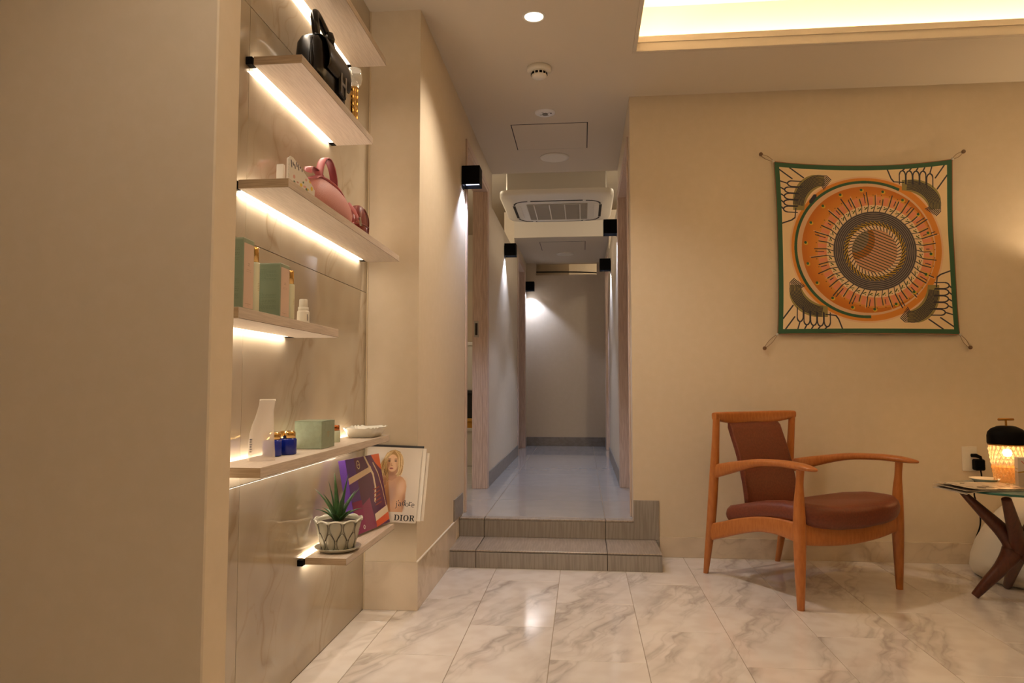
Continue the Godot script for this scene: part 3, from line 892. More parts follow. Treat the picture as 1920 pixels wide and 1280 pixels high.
func disc(im: Image, c: Vector2, rx: float, ry: float, col: Color, rot := 0.0) -> void:
	var m := int(maxf(rx, ry)) + 1
	for y in range(-m, m + 1):
		for x in range(-m, m + 1):
			var q := Vector2(x, y).rotated(-rot)
			if pow(q.x / rx, 2.0) + pow(q.y / ry, 2.0) <= 1.0:
				var X := int(c.x) + x
				var Y := int(c.y) + y
				if X >= 0 and Y >= 0 and X < im.get_width() and Y < im.get_height(): im.set_pixel(X, Y, col)

func fill_poly(im: Image, pts: PackedVector2Array, col: Color) -> void:
	var lo := Vector2(1e9, 1e9)
	var hi := -lo
	for p in pts:
		lo = lo.min(p); hi = hi.max(p)
	for y in range(maxi(0, int(lo.y)), mini(im.get_height(), int(hi.y) + 1)):
		var xs := []
		for i in pts.size():
			var a := pts[i]
			var b := pts[(i + 1) % pts.size()]
			if (a.y > y + 0.5) != (b.y > y + 0.5): xs.append(a.x + (y + 0.5 - a.y) / (b.y - a.y) * (b.x - a.x))
		xs.sort()
		for i in range(0, xs.size() - 1, 2):
			im.fill_rect(Rect2i(int(round(xs[i])), y, maxi(0, int(round(xs[i + 1])) - int(round(xs[i]))), 1), col)

func scarf_image() -> Image:
	var S := 1024
	var f := float(S)
	var im := Image.create(S, S, false, Image.FORMAT_RGB8)
	var green := rgb(44, 92, 66)
	var cream := rgb(240, 214, 172)
	var blush := rgb(234, 196, 158)
	var orange := rgb(222, 142, 56)
	var deep := rgb(204, 118, 38)
	var pale := rgb(226, 188, 150)
	var pink := rgb(232, 148, 112)
	var navy := rgb(44, 44, 60)
	var slate := rgb(128, 118, 116)
	var yellow := rgb(206, 166, 58)
	var O := Vector2(0.505, 0.503)
	var I := Vector2(0.556, 0.517)
	for y in S:
		for x in S:
			var p := Vector2(x + 0.5, y + 0.5) / f
			var col := cream
			var d := p.distance_to(O)
			var e := p.distance_to(I)
			var ang := (p - I).angle()
			if d < 0.435: col = blush
			if d < 0.425 and d > 0.2: col = orange
			if d < 0.408: col = green if (p - O).angle_to(Vector2(-0.85, -0.35)) > -1.7 and (p - O).angle_to(Vector2(-0.85, -0.35)) < 2.0 else orange
			if d < 0.392: col = pale
			var d2 := p.distance_to(Vector2(0.515, 0.505))
			if d2 < 0.375: col = orange.lerp(deep, smoothstep(0.30, 0.372, d2))
			if e < 0.335: col = rgb(222, 150, 70)
			if e < 0.325 and e > 0.27:
				col = pink if fposmod(ang / TAU * 44.0, 1.0) > 0.42 else rgb(226, 168, 96)
			if e < 0.275: col = cream
			if e < 0.236:
				var k := fposmod((e - 0.160) / 0.0105, 1.0)
				col = slate if k < 0.45 else (navy if k < 0.92 else rgb(168, 150, 116))
			if e < 0.172 + 0.006 * sin(ang * 44.0): col = yellow if fposmod(ang / TAU * 44.0 + e * 60.0, 1.0) > 0.5 else navy
			if e < 0.152: col = cream if fposmod(ang / TAU * 44.0 + e * 30.0, 1.0) > 0.3 else navy
			if e < 0.128:
				var q := (p - I).rotated(-0.42)
				col = rgb(214, 158, 124)
				if (p - I - Vector2(-0.115, -0.07)).length() < 0.12: col = rgb(176, 108, 48)
				if (p - I - Vector2(-0.125, -0.085)).length() < 0.095: col = rgb(146, 128, 110)
				if fposmod(q.y / 0.0165, 1.0) < 0.3: col = rgb(52, 66, 48)
			im.set_pixel(x, y, col)
	# needles set round the ring
	for i in 44:
		var a := TAU * i / 44.0
		var u := Vector2(cos(a), sin(a))
		var n := Vector2(-u.y, u.x)
		var r1 := 0.31 + 0.055 * fposmod(i * 0.618, 1.0)
		var c := I * f
		line(im, c + u * 0.236 * f, c + (u * 0.275 + n * 0.012) * f, 4, navy)
		line(im, c + (u * 0.275 + n * 0.012) * f, c + (u * r1 + n * 0.012) * f, 5, navy)
		if i % 3 == 0: line(im, c + (u * 0.285 + n * 0.017) * f, c + (u * (r1 + 0.01) + n * 0.017) * f, 2, cream)
		if i % 2 == 0: line(im, c + (u * 0.29 - n * 0.004) * f, c + (u * (r1 - 0.006) - n * 0.004) * f, 4, navy)
		line(im, c + (u * 0.252 - n * 0.012) * f, c + (u * 0.262 + n * 0.002) * f, 5, rgb(70, 92, 48))
		disc(im, c + (u * 0.265 - n * 0.012) * f, 3, 3, rgb(70, 60, 40))
		disc(im, c + (u * 0.335 + n * 0.0) * f, 3, 3, rgb(110, 74, 30))
	for i in 18:
		var a := TAU * i / 18.0 + 0.1
		var c := (Vector2(0.515, 0.505) + Vector2(cos(a), sin(a)) * 0.355) * f
		disc(im, c + Vector2(3, 4), 12, 11, rgb(222, 184, 60))
		disc(im, c, 8, 8, rgb(46, 96, 58))
	line(im, Vector2(0.198, 0.23) * f, Vector2(0.226, 0.19) * f, 16, navy)
	# thread combs in the four corners
	for k in 4:
		var T := func(q: Vector2) -> Vector2: return (Vector2(0.5, 0.5) + (q - Vector2(0.5, 0.5)).rotated(PI * 0.5 * k)) * f
		var band := []
		for s in 15:
			var b := PI + 0.12 + (PI * 0.5 - 0.3) * s / 14.0
			band.append(T.call(Vector2(0.278, 0.270) + Vector2(cos(b) * 0.176 * 0.86, sin(b) * 0.176)))
		poly_line(im, band, 64, rgb(150, 138, 84))
		for j in 9:
			var pts := []
			var r := 0.146 + 0.0076 * j
			for s in 15:
				var b := PI + 0.12 + (PI * 0.5 - 0.3) * s / 14.0
				pts.append(T.call(Vector2(0.278, 0.270) + Vector2(cos(b) * r * 0.86, sin(b) * r)))
			poly_line(im, pts, 4, navy)
			var e: Vector2 = Vector2(0.278, 0.270) + Vector2(cos(PI * 1.5 - 0.18) * r * 0.86, sin(PI * 1.5 - 0.18) * r)
			poly_line(im, [T.call(e), T.call(e + Vector2(0.010 + 0.005 * j, 0.001)), T.call(e + Vector2(0.022 + 0.0065 * j, 0.026))], 4, navy)
		for j in 5:
			var c := Vector2(0.085 - 0.004 * j, 0.125 + 0.038 * j)
			if j == 0: c.x = 0.100
			var pts := []
			for s in 13:
				var b := PI * 0.5 + PI * s / 12.0
				pts.append(T.call(c + Vector2(cos(b) * 0.028, sin(b) * 0.017)))
			pts.push_front(T.call(c + Vector2(0.05, 0.017)))
			pts.append(T.call(c + Vector2(0.05, -0.017)))
			poly_line(im, pts, 6, navy)
			line(im, T.call(c + Vector2(-0.028, 0)), T.call(Vector2(0.03, c.y - 0.012)), 6, navy)
		line(im, T.call(Vector2(0.03, 0.045)), T.call(Vector2(0.100, 0.095)), 6, navy)
		line(im, T.call(Vector2(0.09, 0.03)), T.call(Vector2(0.165, 0.085)), 6, navy)
		poly_line(im, [T.call(Vector2(0.112, 0.27)), T.call(Vector2(0.105, 0.325)), T.call(Vector2(0.085, 0.34)), T.call(Vector2(0.03, 0.36))], 6, navy)
	# green border and hem
	for r in [Rect2i(0, 0, S, 31), Rect2i(0, S - 31, S, 31), Rect2i(0, 0, 31, S), Rect2i(S - 31, 0, 31, S)]: im.fill_rect(r, green)
	for r in [Rect2i(0, 0, S, 4), Rect2i(0, S - 4, S, 4), Rect2i(0, 0, 4, S), Rect2i(S - 4, 0, 4, S)]: im.fill_rect(r, rgb(150, 92, 66))
	return im

func build_scarf() -> void:
	var tl := Vector2(1.018, 2.092)
	var top_r := Vector2(1.922, 2.076)
	var bl := Vector2(1.018, 1.166)
	var br := Vector2(1.926, 1.158)
	var n := 40
	var P := func(i: int, j: int, back: float) -> Vector3:
		var u := float(i) / n
		var v := float(j) / n
		var p := tl.lerp(top_r, u).lerp(bl.lerp(br, u), v)
		var su := 4.0 * u * (1.0 - u)
		var sv := 4.0 * v * (1.0 - v)
		p.y -= 0.030 * su * (1.0 - v) * (1.0 - v)
		p.y += 0.004 * su * v * v
		p.x += (0.012 * sv * (1.0 - u) * (1.0 - u) - 0.010 * sv * u * u)
		var z := 0.016 + 0.008 * sin(u * 5.0 + v * 3.0) * su * 0.6 + 0.006 * sin(v * 9.0 + u * 2.0) * sv * 0.5 + 0.012 * pow(v, 3.0) * su
		return Vector3(p.x, p.y, WALL_Z + z - back)
	var g := G()
	for j in n:
		for i in n:
			g.quad(P.call(i, j, 0.0), P.call(i + 1, j, 0.0), P.call(i + 1, j + 1, 0.0), P.call(i, j + 1, 0.0), 1, Rect2(float(i) / n, float(j) / n, 1.0 / n, 1.0 / n))
	for j in n:
		for i in n:
			g.quad(P.call(i, j, 0.002), P.call(i, j + 1, 0.002), P.call(i + 1, j + 1, 0.002), P.call(i + 1, j, 0.002), 2, Rect2(0.01, 0.01, 0.001, 0.001))
	for i in n:
		g.quad(P.call(i, 0, 0.0), P.call(i, 0, 0.002), P.call(i + 1, 0, 0.002), P.call(i + 1, 0, 0.0), -1, Rect2(0.01, 0.01, 0.001, 0.001))
		g.quad(P.call(i, n, 0.002), P.call(i, n, 0.0), P.call(i + 1, n, 0.0), P.call(i + 1, n, 0.002), -1, Rect2(0.01, 0.01, 0.001, 0.001))
		g.quad(P.call(0, i, 0.002), P.call(0, i, 0.0), P.call(0, i + 1, 0.0), P.call(0, i + 1, 0.002), -1, Rect2(0.01, 0.01, 0.001, 0.001))
		g.quad(P.call(n, i, 0.0), P.call(n, i, 0.002), P.call(n, i + 1, 0.002), P.call(n, i + 1, 0.0), -1, Rect2(0.01, 0.01, 0.001, 0.001))
	var m := image_mat(scarf_image(), 0.55)
	tag(put(self, "silk_scarf", g.mesh(), m), "square silk scarf with green border and an orange spoked wheel print", "scarf")
	var names := ["upper left", "upper right", "lower left", "lower right"]
	var corner := [tl, top_r, bl, br]
	var pin := [Vector2(0.953, 2.131), Vector2(1.976, 2.112), Vector2(0.951, 1.094), Vector2(1.972, 1.093)]
	for k in 4:
		var c := Vector3(corner[k].x, corner[k].y, WALL_Z + 0.016)
		var q := Vector3(pin[k].x, pin[k].y, WALL_Z)
		var t := thing("wall_pin", "brown wall pin with a cord loop at the scarf's %s corner" % names[k], "pin", q, "pins holding the scarf")
		put(t, "shank", G().tube([Vector3.ZERO, Vector3(0, 0, 0.016)], [0.003], 8, Vector3.UP).mesh(), M.steel)
		put(t, "head", G().tube([Vector3(0, 0, 0.012), Vector3(0, 0, 0.016), Vector3(0, 0, 0.022), Vector3(0, 0, 0.025)], [0.006, 0.010, 0.010, 0.006], 14, Vector3.UP).mesh(), mat(rgb(122, 92, 66), 0.5))
		var d := c - q
		var nrm := Vector3(-d.y, d.x, 0).normalized()
		for s in [-1.0, 1.0]:
			var pts := smooth([Vector3(0, 0, 0.011) + nrm * 0.003 * s, d * 0.5 + Vector3(0, 0, 0.006) + nrm * 0.009 * s, d + nrm * 0.002 * s], 5)
			put(t, "cord", G().tube(pts, [0.0013], 6).mesh(), mat(rgb(150, 122, 92), 0.8))
		put(t, "clip", G().lathe([[0.0, -0.007], [0.005, -0.0055], [0.007, 0.0], [0.005, 0.0055], [0.0, 0.007]], 14, d).mesh(), M.ceramic)

# ------------------------------------------------------------------ glass table and what stands on it
func build_table() -> void:
	var c := Vector3(1.80, 0, -3.215)
	var t := thing("side_table", "round glass side table on crossing dark wooden legs", "table", c)
	var R := 0.238
	var gm := clear_glass(Color(0.72, 0.86, 0.80), 0.22)
	put(t, "glass_top", G().lathe([[0.0, 0.462], [R - 0.003, 0.462], [R, 0.465], [R, 0.471], [R - 0.003, 0.474], [0.0, 0.474]], 72, Vector3.ZERO).mesh(), gm)
	put(t, "glass_edge", G().lathe([[R + 0.0002, 0.4635], [R + 0.0012, 0.465], [R + 0.0012, 0.471], [R + 0.0002, 0.4725]], 72).mesh(), mat(rgb(36, 92, 78), 0.15))
	var hub := Vector3(0.005, 0.225, 0)
	var legs := [[Vector3(-0.212, 0.450, 0.0), Vector3(-0.157, 0.012, -0.044)], [Vector3(-0.135, 0.450, 0.175), Vector3(0.067, 0.012, -0.215)], [Vector3(0.185, 0.450, -0.06), Vector3(0.15, 0.012, 0.13)]]
	for l in legs:
		var a: Vector3 = l[0]
		var b: Vector3 = l[1]
		var p := smooth([a, a.lerp(hub, 0.35), a.lerp(hub, 0.72), hub + (a + b - hub * 2.0) * 0.06, b.lerp(hub, 0.62), b.lerp(hub, 0.3), b], 6)
		var r := smooth([Vector2(0.018, 0.012), Vector2(0.024, 0.022), Vector2(0.030, 0.032), Vector2(0.038, 0.042), Vector2(0.028, 0.029), Vector2(0.022, 0.023), Vector2(0.017, 0.016)], 6)
		put(t, "leg", G().tube(p, r, 16, Vector3.UP).mesh(), M.table_wood)
	# magazine lying open on the glass, its left end past the rim
	var mi := Image.create(256, 192, false, Image.FORMAT_RGB8)
	mi.fill(rgb(196, 184, 168))
	rng.seed = 5
	for i in 34:
		var q := rng.randi_range(0, 5)
		var cc: Color = [rgb(120, 110, 100), rgb(220, 208, 190), rgb(150, 108, 90), rgb(168, 160, 150), rgb(90, 84, 84), rgb(206, 186, 160)][q]
		disc(mi, Vector2(rng.randf() * 256, rng.randf() * 192), rng.randf_range(6, 34), rng.randf_range(4, 18), cc, rng.randf() * 3.0)
	var mm := image_mat(mi, 0.25)
	var mag := thing("magazine", "glossy magazine lying on the glass table, overhanging its left edge", "magazine", Vector3(1.665, 0.4745, -3.18))
	mag.rotation.y = 0.16
	for k in 3:
		var g := G()
		var n := 14
		var rows := []
		for i in n + 1:
			var u := float(i) / n
			var x := -0.155 + 0.30 * u - 0.004 * k
			var y := 0.0006 + 0.0022 * (2 - k) + (0.011 * pow(maxf(0.0, 0.3 - u) / 0.3, 2.0) * (1 - k)) + 0.004 * sin(u * PI) * (1.0 if k == 0 else 0.3)
			rows.append([x, maxf(y, 0.0006) if x > -0.11 else y])
		for i in n:
			var a = rows[i]
			var b = rows[i + 1]
			for top in 2:
				var h := 0.0016 * top
				g.quad(Vector3(a[0], a[1] + h, -0.105), Vector3(b[0], b[1] + h, -0.105), Vector3(b[0], b[1] + h, 0.105), Vector3(a[0], a[1] + h, 0.105), top + 1, Rect2(float(i) / n, 0, 1.0 / n, 1))
			for s in [-0.105, 0.105]:
				g.quad(Vector3(a[0], a[1], s), Vector3(b[0], b[1], s), Vector3(b[0], b[1] + 0.0016, s), Vector3(a[0], a[1] + 0.0016, s), -1, Rect2(0, 0, 0.01, 0.01))
		for e in [rows[0], rows[n]]:
			g.quad(Vector3(e[0], e[1], -0.105), Vector3(e[0], e[1], 0.105), Vector3(e[0], e[1] + 0.0016, 0.105), Vector3(e[0], e[1] + 0.0016, -0.105), -1, Rect2(0, 0, 0.01, 0.01))
		put(mag, ["cover", "pages", "back_cover"][k], g.mesh(), mm)
	# crystal jar lamp
	var L := thing("jar_lamp", "glowing cut-glass jar with black domed lid and brass handle", "lamp", Vector3(1.835, 0.4745, -3.33))
	var rings := []
	var N := 44
	var prof := [[0.046, 0.0], [0.048, 0.004], [0.052, 0.035], [0.057, 0.07], [0.062, 0.105], [0.067, 0.138], [0.070, 0.168]]
	for i in 31:
		var f := i / 30.0 * 6.0
		var a := int(minf(f, 5.0))
		var r: float = lerpf(prof[a][0], prof[a + 1][0], f - a)
		var y: float = lerpf(prof[a][1], prof[a + 1][1], f - a)
		var Q := PackedVector3Array()
		for j in N:
			var an := TAU * j / N
			var k := 0.0022 * (1.0 if (j + (i / 3) * 2) % 4 < 2 else -1.0) * sin(PI * clampf(i / 30.0 * 1.1, 0.0, 1.0))
			Q.append(Vector3(cos(an) * (r + k), y, sin(an) * (r + k)))
		rings.append(Q)
	put(L, "glass_body", G().loft(rings, -1, true, false).mesh(), clear_glass(Color(1.0, 0.92, 0.78), 0.10, 0.03))
	put(L, "amber_base", G().lathe([[0.0, 0.006], [0.043, 0.006], [0.047, 0.03], [0.052, 0.068], [0.050, 0.072], [0.0, 0.072]], 24, Vector3.ZERO, -1).mesh(), clear_glass(Color(0.88, 0.62, 0.12), 0.28, 0.05))
	for half in 2:
		var st := G()
		for row in 4:
			var y: float = (0.092 if half else 0.014) + 0.0185 * row
			var rr := 0.0475 + 0.0225 * y / 0.168
			for k in 22:
				var an := TAU * (k + 0.5 * (row % 2)) / 22.0
				var o := Vector3(cos(an), 0, sin(an))
				var sd := Vector3(-sin(an), 0, cos(an))
				var c0 := o * rr + Vector3(0, y, 0)
				var tip := c0 + o * 0.0045
				var q := [c0 + Vector3(0, 0.0125, 0), c0 + sd * 0.0072, c0 - Vector3(0, 0.0125, 0), c0 - sd * 0.0072]
				for e in 4: st.tri(tip, q[(e + 1) % 4], q[e])
		put(L, "cut_facets", st.mesh(), clear_glass(Color(1.0, 0.94, 0.84), 0.30, 0.02) if half else clear_glass(Color(0.88, 0.62, 0.14), 0.40, 0.02))
	put(L, "bulb", G().lathe([[0.0, 0.115], [0.014, 0.118], [0.019, 0.132], [0.014, 0.146], [0.0, 0.150]], 20).mesh(), glow(Color(1.0, 0.86, 0.64), 6.0))
	omni(L, Vector3(0, 0.132, 0), Color(1.0, 0.78, 0.50), 0.03, 0.02)
	put(L, "brass_collar", G().lathe([[0.069, 0.166], [0.0722, 0.166], [0.0722, 0.171], [0.069, 0.171]], 48).mesh(), M.brass)
	put(L, "lid", G().lathe([[0.0, 0.171], [0.0725, 0.171], [0.074, 0.176], [0.0735, 0.206], [0.070, 0.222], [0.058, 0.236], [0.036, 0.247], [0.024, 0.249], [0.0, 0.249]], 48).mesh(), M.black)
	var h := put(L, "handle_stem", G().lathe([[0.0045, 0.249], [0.0042, 0.275]], 14).mesh(), M.brass)
	put(h, "handle_bar", G().tube([Vector3(-0.033, 0.277, 0), Vector3(-0.031, 0.277, 0), Vector3(0.031, 0.277, 0), Vector3(0.033, 0.277, 0)], [0.003, 0.0052, 0.0052, 0.003], 12).mesh(), M.brass)
	# white saucer behind the magazine
	var s := thing("saucer", "shallow white oval dish beside the glowing jar", "dish", Vector3(1.762, 0.4745, -3.375))
	put(s, "dish", G().lathe([[0.0, 0.0], [0.036, 0.0], [0.040, 0.003], [0.058, 0.014], [0.060, 0.017], [0.057, 0.0165], [0.040, 0.007], [0.0, 0.006]], 40).mesh(), M.ceramic)
	# little gift box at the right edge
	var bi := Image.create(128, 192, false, Image.FORMAT_RGB8)
	bi.fill(rgb(186, 168, 144))
	bi.fill_rect(Rect2i(0, 0, 128, 96), rgb(214, 200, 184))
	for i in 9: line(bi, Vector2(20 + i * 11, 20 + (i % 3) * 12), Vector2(28 + i * 11, 30 + (i % 2) * 14), 4, rgb(196, 100, 92))
	for i in 16: line(bi, Vector2(i * 8, 92 - i * 1.4), Vector2(i * 8 + 8, 91 - i * 1.4), 7, rgb(160, 120, 30))
	disc(bi, Vector2(96, 140), 24, 30, rgb(206, 190, 168))
	disc(bi, Vector2(96, 140), 14, 18, rgb(160, 90, 74))
	var gb := thing("gift_box", "small patterned card box at the right edge of the table", "box", Vector3(1.838, 0.4745, -3.19))
	gb.rotation.y = -0.25
	put(gb, "carton", card_box(Vector3(0.085, 0.125, 0.045)), image_mat(bi, 0.5))
	put(gb, "flap", G().box(Vector3(-0.0415, 0.1252, -0.0215), Vector3(0.0415, 0.1262, 0.0215)).mesh(), M.paper)
	# white vase on the floor behind the table
	var v := thing("floor_vase", "big white rounded ceramic vase on the floor behind the glass table", "vase", Vector3(2.096, 0, -3.598))
	put(v, "body", G().lathe([[0.0, 0.0], [0.235, 0.0], [0.258, 0.012], [0.270, 0.04], [0.265, 0.09], [0.242, 0.16], [0.205, 0.23], [0.155, 0.30], [0.100, 0.36], [0.062, 0.395], [0.055, 0.41]], 64).mesh(), mat(rgb(226, 220, 206), 0.35))
	put(v, "lip", G().lathe([[0.040, 0.405], [0.055, 0.405], [0.062, 0.418], [0.060, 0.426], [0.050, 0.424], [0.040, 0.41]], 40).mesh(), mat(rgb(226, 220, 206), 0.35))

func card_box(s: Vector3) -> ArrayMesh:
	# carton with its print on front and back, centred on its base
	var g := G()
	g.box(Vector3(-s.x * 0.5, 0, -s.z * 0.5), Vector3(s.x * 0.5, s.y, s.z * 0.5), 0.0008)
	for i in g.v.size():
		g.uv[i] = Vector2(g.v[i].x / s.x + 0.5, 1.0 - g.v[i].y / s.y)
	return g.mesh()

# ------------------------------------------------------------------ things on the two upper shelves
func build_upper_shelf_things() -> void:
	var y2 := 1.777
	# black handbag
	var b := thing("black_handbag", "black leather handbag with a rolled handle and a pale letter clasp", "bag", Vector3(-0.798, y2, -2.085))
	var rings := []
	for p in [[0.0, 0.044, 0.100], [0.006, 0.049, 0.112], [0.05, 0.050, 0.116], [0.10, 0.048, 0.117], [0.135, 0.045, 0.114], [0.155, 0.036, 0.104], [0.166, 0.022, 0.088], [0.170, 0.010, 0.070]]:
		rings.append(ring(Vector3(0, p[0], 0), Vector3.RIGHT, Vector3.BACK, 40, p[1], p[2], 0.45))
	put(b, "body", G().loft(rings, 0, true, true, false).mesh(), M.black_gloss)
	# flap over the room side, bulging
	var fl := []
	for q in [[0.166, 0.012], [0.163, 0.030], [0.150, 0.046], [0.125, 0.056], [0.095, 0.060], [0.070, 0.058], [0.060, 0.053]]:
		fl.append(q)
	var fr := []
	for q in fl:
		var R := PackedVector3Array()
		for j in 24:
			var a := TAU * (j + 0.5) / 24
			var cz := signf(cos(a)) * pow(absf(cos(a)), 0.4) * 0.098
			var cn := signf(sin(a)) * 0.0035 * pow(absf(sin(a)), 0.6)
			R.append(Vector3(q[1] + cn, q[0] + cn * 0.4, cz - 0.006))
		fr.append(R)
	put(b, "flap", G().loft(fr, 0, true, true, false).mesh(), M.black_gloss)
	for z in [0.112, 0.06]:
		put(b, "side_fold", G().tube([Vector3(0.012, 0.01, z + 0.004), Vector3(0.014, 0.08, z + 0.008), Vector3(0.010, 0.145, z - 0.002)], [0.004, 0.006, 0.003], 8, Vector3.BACK).mesh(), M.black_gloss)
	var hp := smooth([Vector3(0.008, 0.160, 0.060), Vector3(0.006, 0.218, 0.078), Vector3(0.0, 0.246, 0.056), Vector3(0.0, 0.240, 0.010), Vector3(0.0, 0.226, -0.040), Vector3(0.006, 0.195, -0.066), Vector3(0.008, 0.160, -0.060)], 5)
	put(b, "handle", G().tube(hp, [0.012], 12, Vector3.RIGHT).mesh(), M.black_gloss)
	for z in [0.064, -0.064]:
		put(b, "handle_loop", G().tube([Vector3(0.008, 0.155, z), Vector3(0.008, 0.200, z * 1.02)], [Vector2(0.014, 0.010)], 12, Vector3.RIGHT).mesh(), M.black_gloss)
	put(b, "charm", G().lathe([[0.0, 0.0], [0.013, 0.006], [0.016, 0.022], [0.010, 0.040], [0.0, 0.045]], 16, Vector3(0.026, 0.168, 0.004)).mesh(), M.black_gloss)
	var hm := mat(rgb(130, 124, 116), 0.35, 0.6)
	var H := G()
	H.box(Vector3(0.0605, 0.024, -0.010), Vector3(0.064, 0.086, 0.000), 0.0008)
	H.box(Vector3(0.0605, 0.024, -0.050), Vector3(0.064, 0.086, -0.040), 0.0008)
	H.box(Vector3(0.0605, 0.050, -0.041), Vector3(0.0635, 0.060, -0.009), 0.0008)
	put(b, "clasp", H.mesh(), hm)
	put(b, "clasp_strap", G().box(Vector3(0.044, 0.018, -0.056), Vector3(0.061, 0.100, 0.006), 0.003).mesh(), M.black_gloss)
	# glass bulb on a golden column
	var g := thing("glass_ornament", "clear glass cup on a gold ribbed stem beside the black handbag", "ornament", Vector3(-0.770, y2, -2.315))
	put(g, "foot", G().lathe([[0.0, 0.0], [0.028, 0.0], [0.029, 0.003], [0.024, 0.007], [0.013, 0.010], [0.0, 0.010]], 32).mesh(), M.gold)
	var col := []
	for i in 17:
		var R := PackedVector3Array()
		for j in 24:
			var a := TAU * j / 24
			var r := 0.0125 + 0.0012 * (1.0 if j % 2 == 0 else -1.0) + 0.0006 * sin(i * 2.2)
			R.append(Vector3(cos(a) * r, 0.010 + 0.126 * i / 16.0, sin(a) * r))
		col.append(R)
	put(g, "stem", G().loft(col, -1).mesh(), M.gold)
	put(g, "cup", G().lathe([[0.006, 0.110], [0.016, 0.114], [0.024, 0.124], [0.027, 0.142], [0.025, 0.158], [0.022, 0.170], [0.0205, 0.170], [0.0235, 0.157], [0.0252, 0.142], [0.0222, 0.126], [0.013, 0.116], [0.0, 0.114]], 32, Vector3(0, 0.026, 0)).mesh(), clear_glass(Color(0.95, 0.95, 0.92), 0.14))
	put(g, "cup_rim", G().lathe([[0.0203, 0.169], [0.0225, 0.169], [0.0225, 0.172], [0.0203, 0.172]], 32, Vector3(0, 0.026, 0)).mesh(), clear_glass(Color(1, 1, 1), 0.45))
	# shelf with the pink bag
	var y3 := 1.423
	var card := Image.create(128, 128, false, Image.FORMAT_RGB8)
	card.fill(rgb(226, 220, 212))
	rng.seed = 9
	for i in 14: line(card, Vector2(8 + i * 8.5, 14 + (i % 3) * 5), Vector2(11 + i * 8.5, 36 - (i % 2) * 9), 4, rgb(84, 78, 86))
	for i in 20: disc(card, Vector2(rng.randf_range(20, 115), rng.randf_range(55, 118)), rng.randf_range(3, 9), rng.randf_range(3, 8), [rgb(214, 160, 150), rgb(226, 196, 70), rgb(70, 110, 84), rgb(196, 150, 140)][rng.randi_range(0, 3)])
	var bk := thing("booklet", "small white booklet standing open with a colourful printed cover", "booklet", Vector3(-0.795, y3, -1.845))
	var poly := PackedVector2Array([Vector2(0, 0), Vector2(0.112, 0), Vector2(0.114, 0.034), Vector2(0.09, 0.056), Vector2(0.05, 0.082), Vector2(0.015, 0.101), Vector2(0.004, 0.102), Vector2(0, 0.097)])
	var ex := Vector3(0.26, 0, -0.966).normalized()
	put(bk, "cover", G().prism(poly, Vector3(0.0, 0.0, 0.0), ex, Vector3.UP, Vector3(0.966, 0, 0.26) * 0.0035).mesh(), image_mat(card, 0.4))
	put(bk, "pages", G().prism(poly, Vector3(-0.0055, 0.0, -0.001), ex, Vector3.UP * 0.97, Vector3(0.966, 0, 0.26) * 0.005).mesh(), M.paper)
	put(bk, "back_leaf", G().box(Vector3(-0.032, 0, -0.006), Vector3(-0.012, 0.078, 0.004), 0.001).mesh(), M.paper)
	# pink bag: a soft pouch lying along the shelf, two loops on top
	var pk := thing("pink_bag", "small pink textured leather bag with two loop handles", "bag", Vector3(-0.798, y3, -2.135))
	var pm := grained(rgb(228, 170, 164), rgb(198, 128, 122), Vector3(22, 22, 22), 0.5, 33, 0.09, 6.0)
	var plain := mat(rgb(204, 120, 128), 0.45)
	var inner := mat(rgb(132, 58, 66), 0.55)
	var pr := []
	for p in [[0.0, 0.044, 0.150], [0.008, 0.052, 0.166], [0.03, 0.055, 0.172], [0.055, 0.051, 0.162], [0.08, 0.040, 0.135], [0.098, 0.026, 0.100], [0.106, 0.012, 0.075], [0.108, 0.004, 0.060]]:
		pr.append(ring(Vector3(0, p[0], 0), Vector3.RIGHT, Vector3.BACK, 48, p[1], p[2], 0.7))
	put(pk, "body", G().loft(pr, 0, true, true, false).mesh(), pm)
	put(pk, "top_band", G().tube(smooth([Vector3(0.006, 0.088, 0.125), Vector3(0.006, 0.104, 0.085), Vector3(0.006, 0.111, 0.0), Vector3(0.006, 0.104, -0.085), Vector3(0.012, 0.070, -0.150)], 5), [Vector2(0.017, 0.0035)], 10, Vector3.UP).mesh(), plain)
	for e in [[0.035, 0.058, 0.085, 0.0], [0.115, 0.020, 0.050, 0.9]]:
		var lp := []
		for i in 17:
			var a := PI * i / 16.0
			lp.append(Vector3(0.006 - sin(a) * e[2] * 0.25 * e[3], 0.098 + sin(a) * e[2] * (1.0 - 0.45 * e[3]), e[0] - 0.03 + cos(a) * 0.068))
		var lm := put(pk, "loop_handle", G().tube(lp, [Vector2(0.0125, 0.0022)], 10, Vector3.UP).mesh(), plain)
		var li := []
		for q in lp: li.append(Vector3(q.x, 0.098 + (q.y - 0.098) * 0.95, (q.z - e[0] + 0.03) * 0.95 + e[0] - 0.03))
		put(lm, "lining", G().tube(li, [Vector2(0.0118, 0.0012)], 10, Vector3.UP).mesh(), inner)
	put(pk, "tongue", G().tube([Vector3(0.034, 0.070, -0.120), Vector3(0.046, 0.052, -0.150), Vector3(0.050, 0.032, -0.172)], [Vector2(0.012, 0.003)], 10, Vector3.RIGHT).mesh(), plain)
	put(pk, "zip_pull", G().tube([Vector3(0.056, 0.040, -0.172), Vector3(0.058, 0.012, -0.180)], [Vector2(0.006, 0.003)], 8, Vector3.RIGHT).mesh(), M.steel)
	# red patent leather pouch
	var rd := thing("red_patent_pouch", "glossy dark red patent leather pouch standing behind the pink bag", "pouch", Vector3(-0.785, y3, -2.425))
	var rm := mat(rgb(122, 32, 22), 0.06)
	rm.clearcoat_enabled = true
	rm.clearcoat = 0.8
	var rr := []
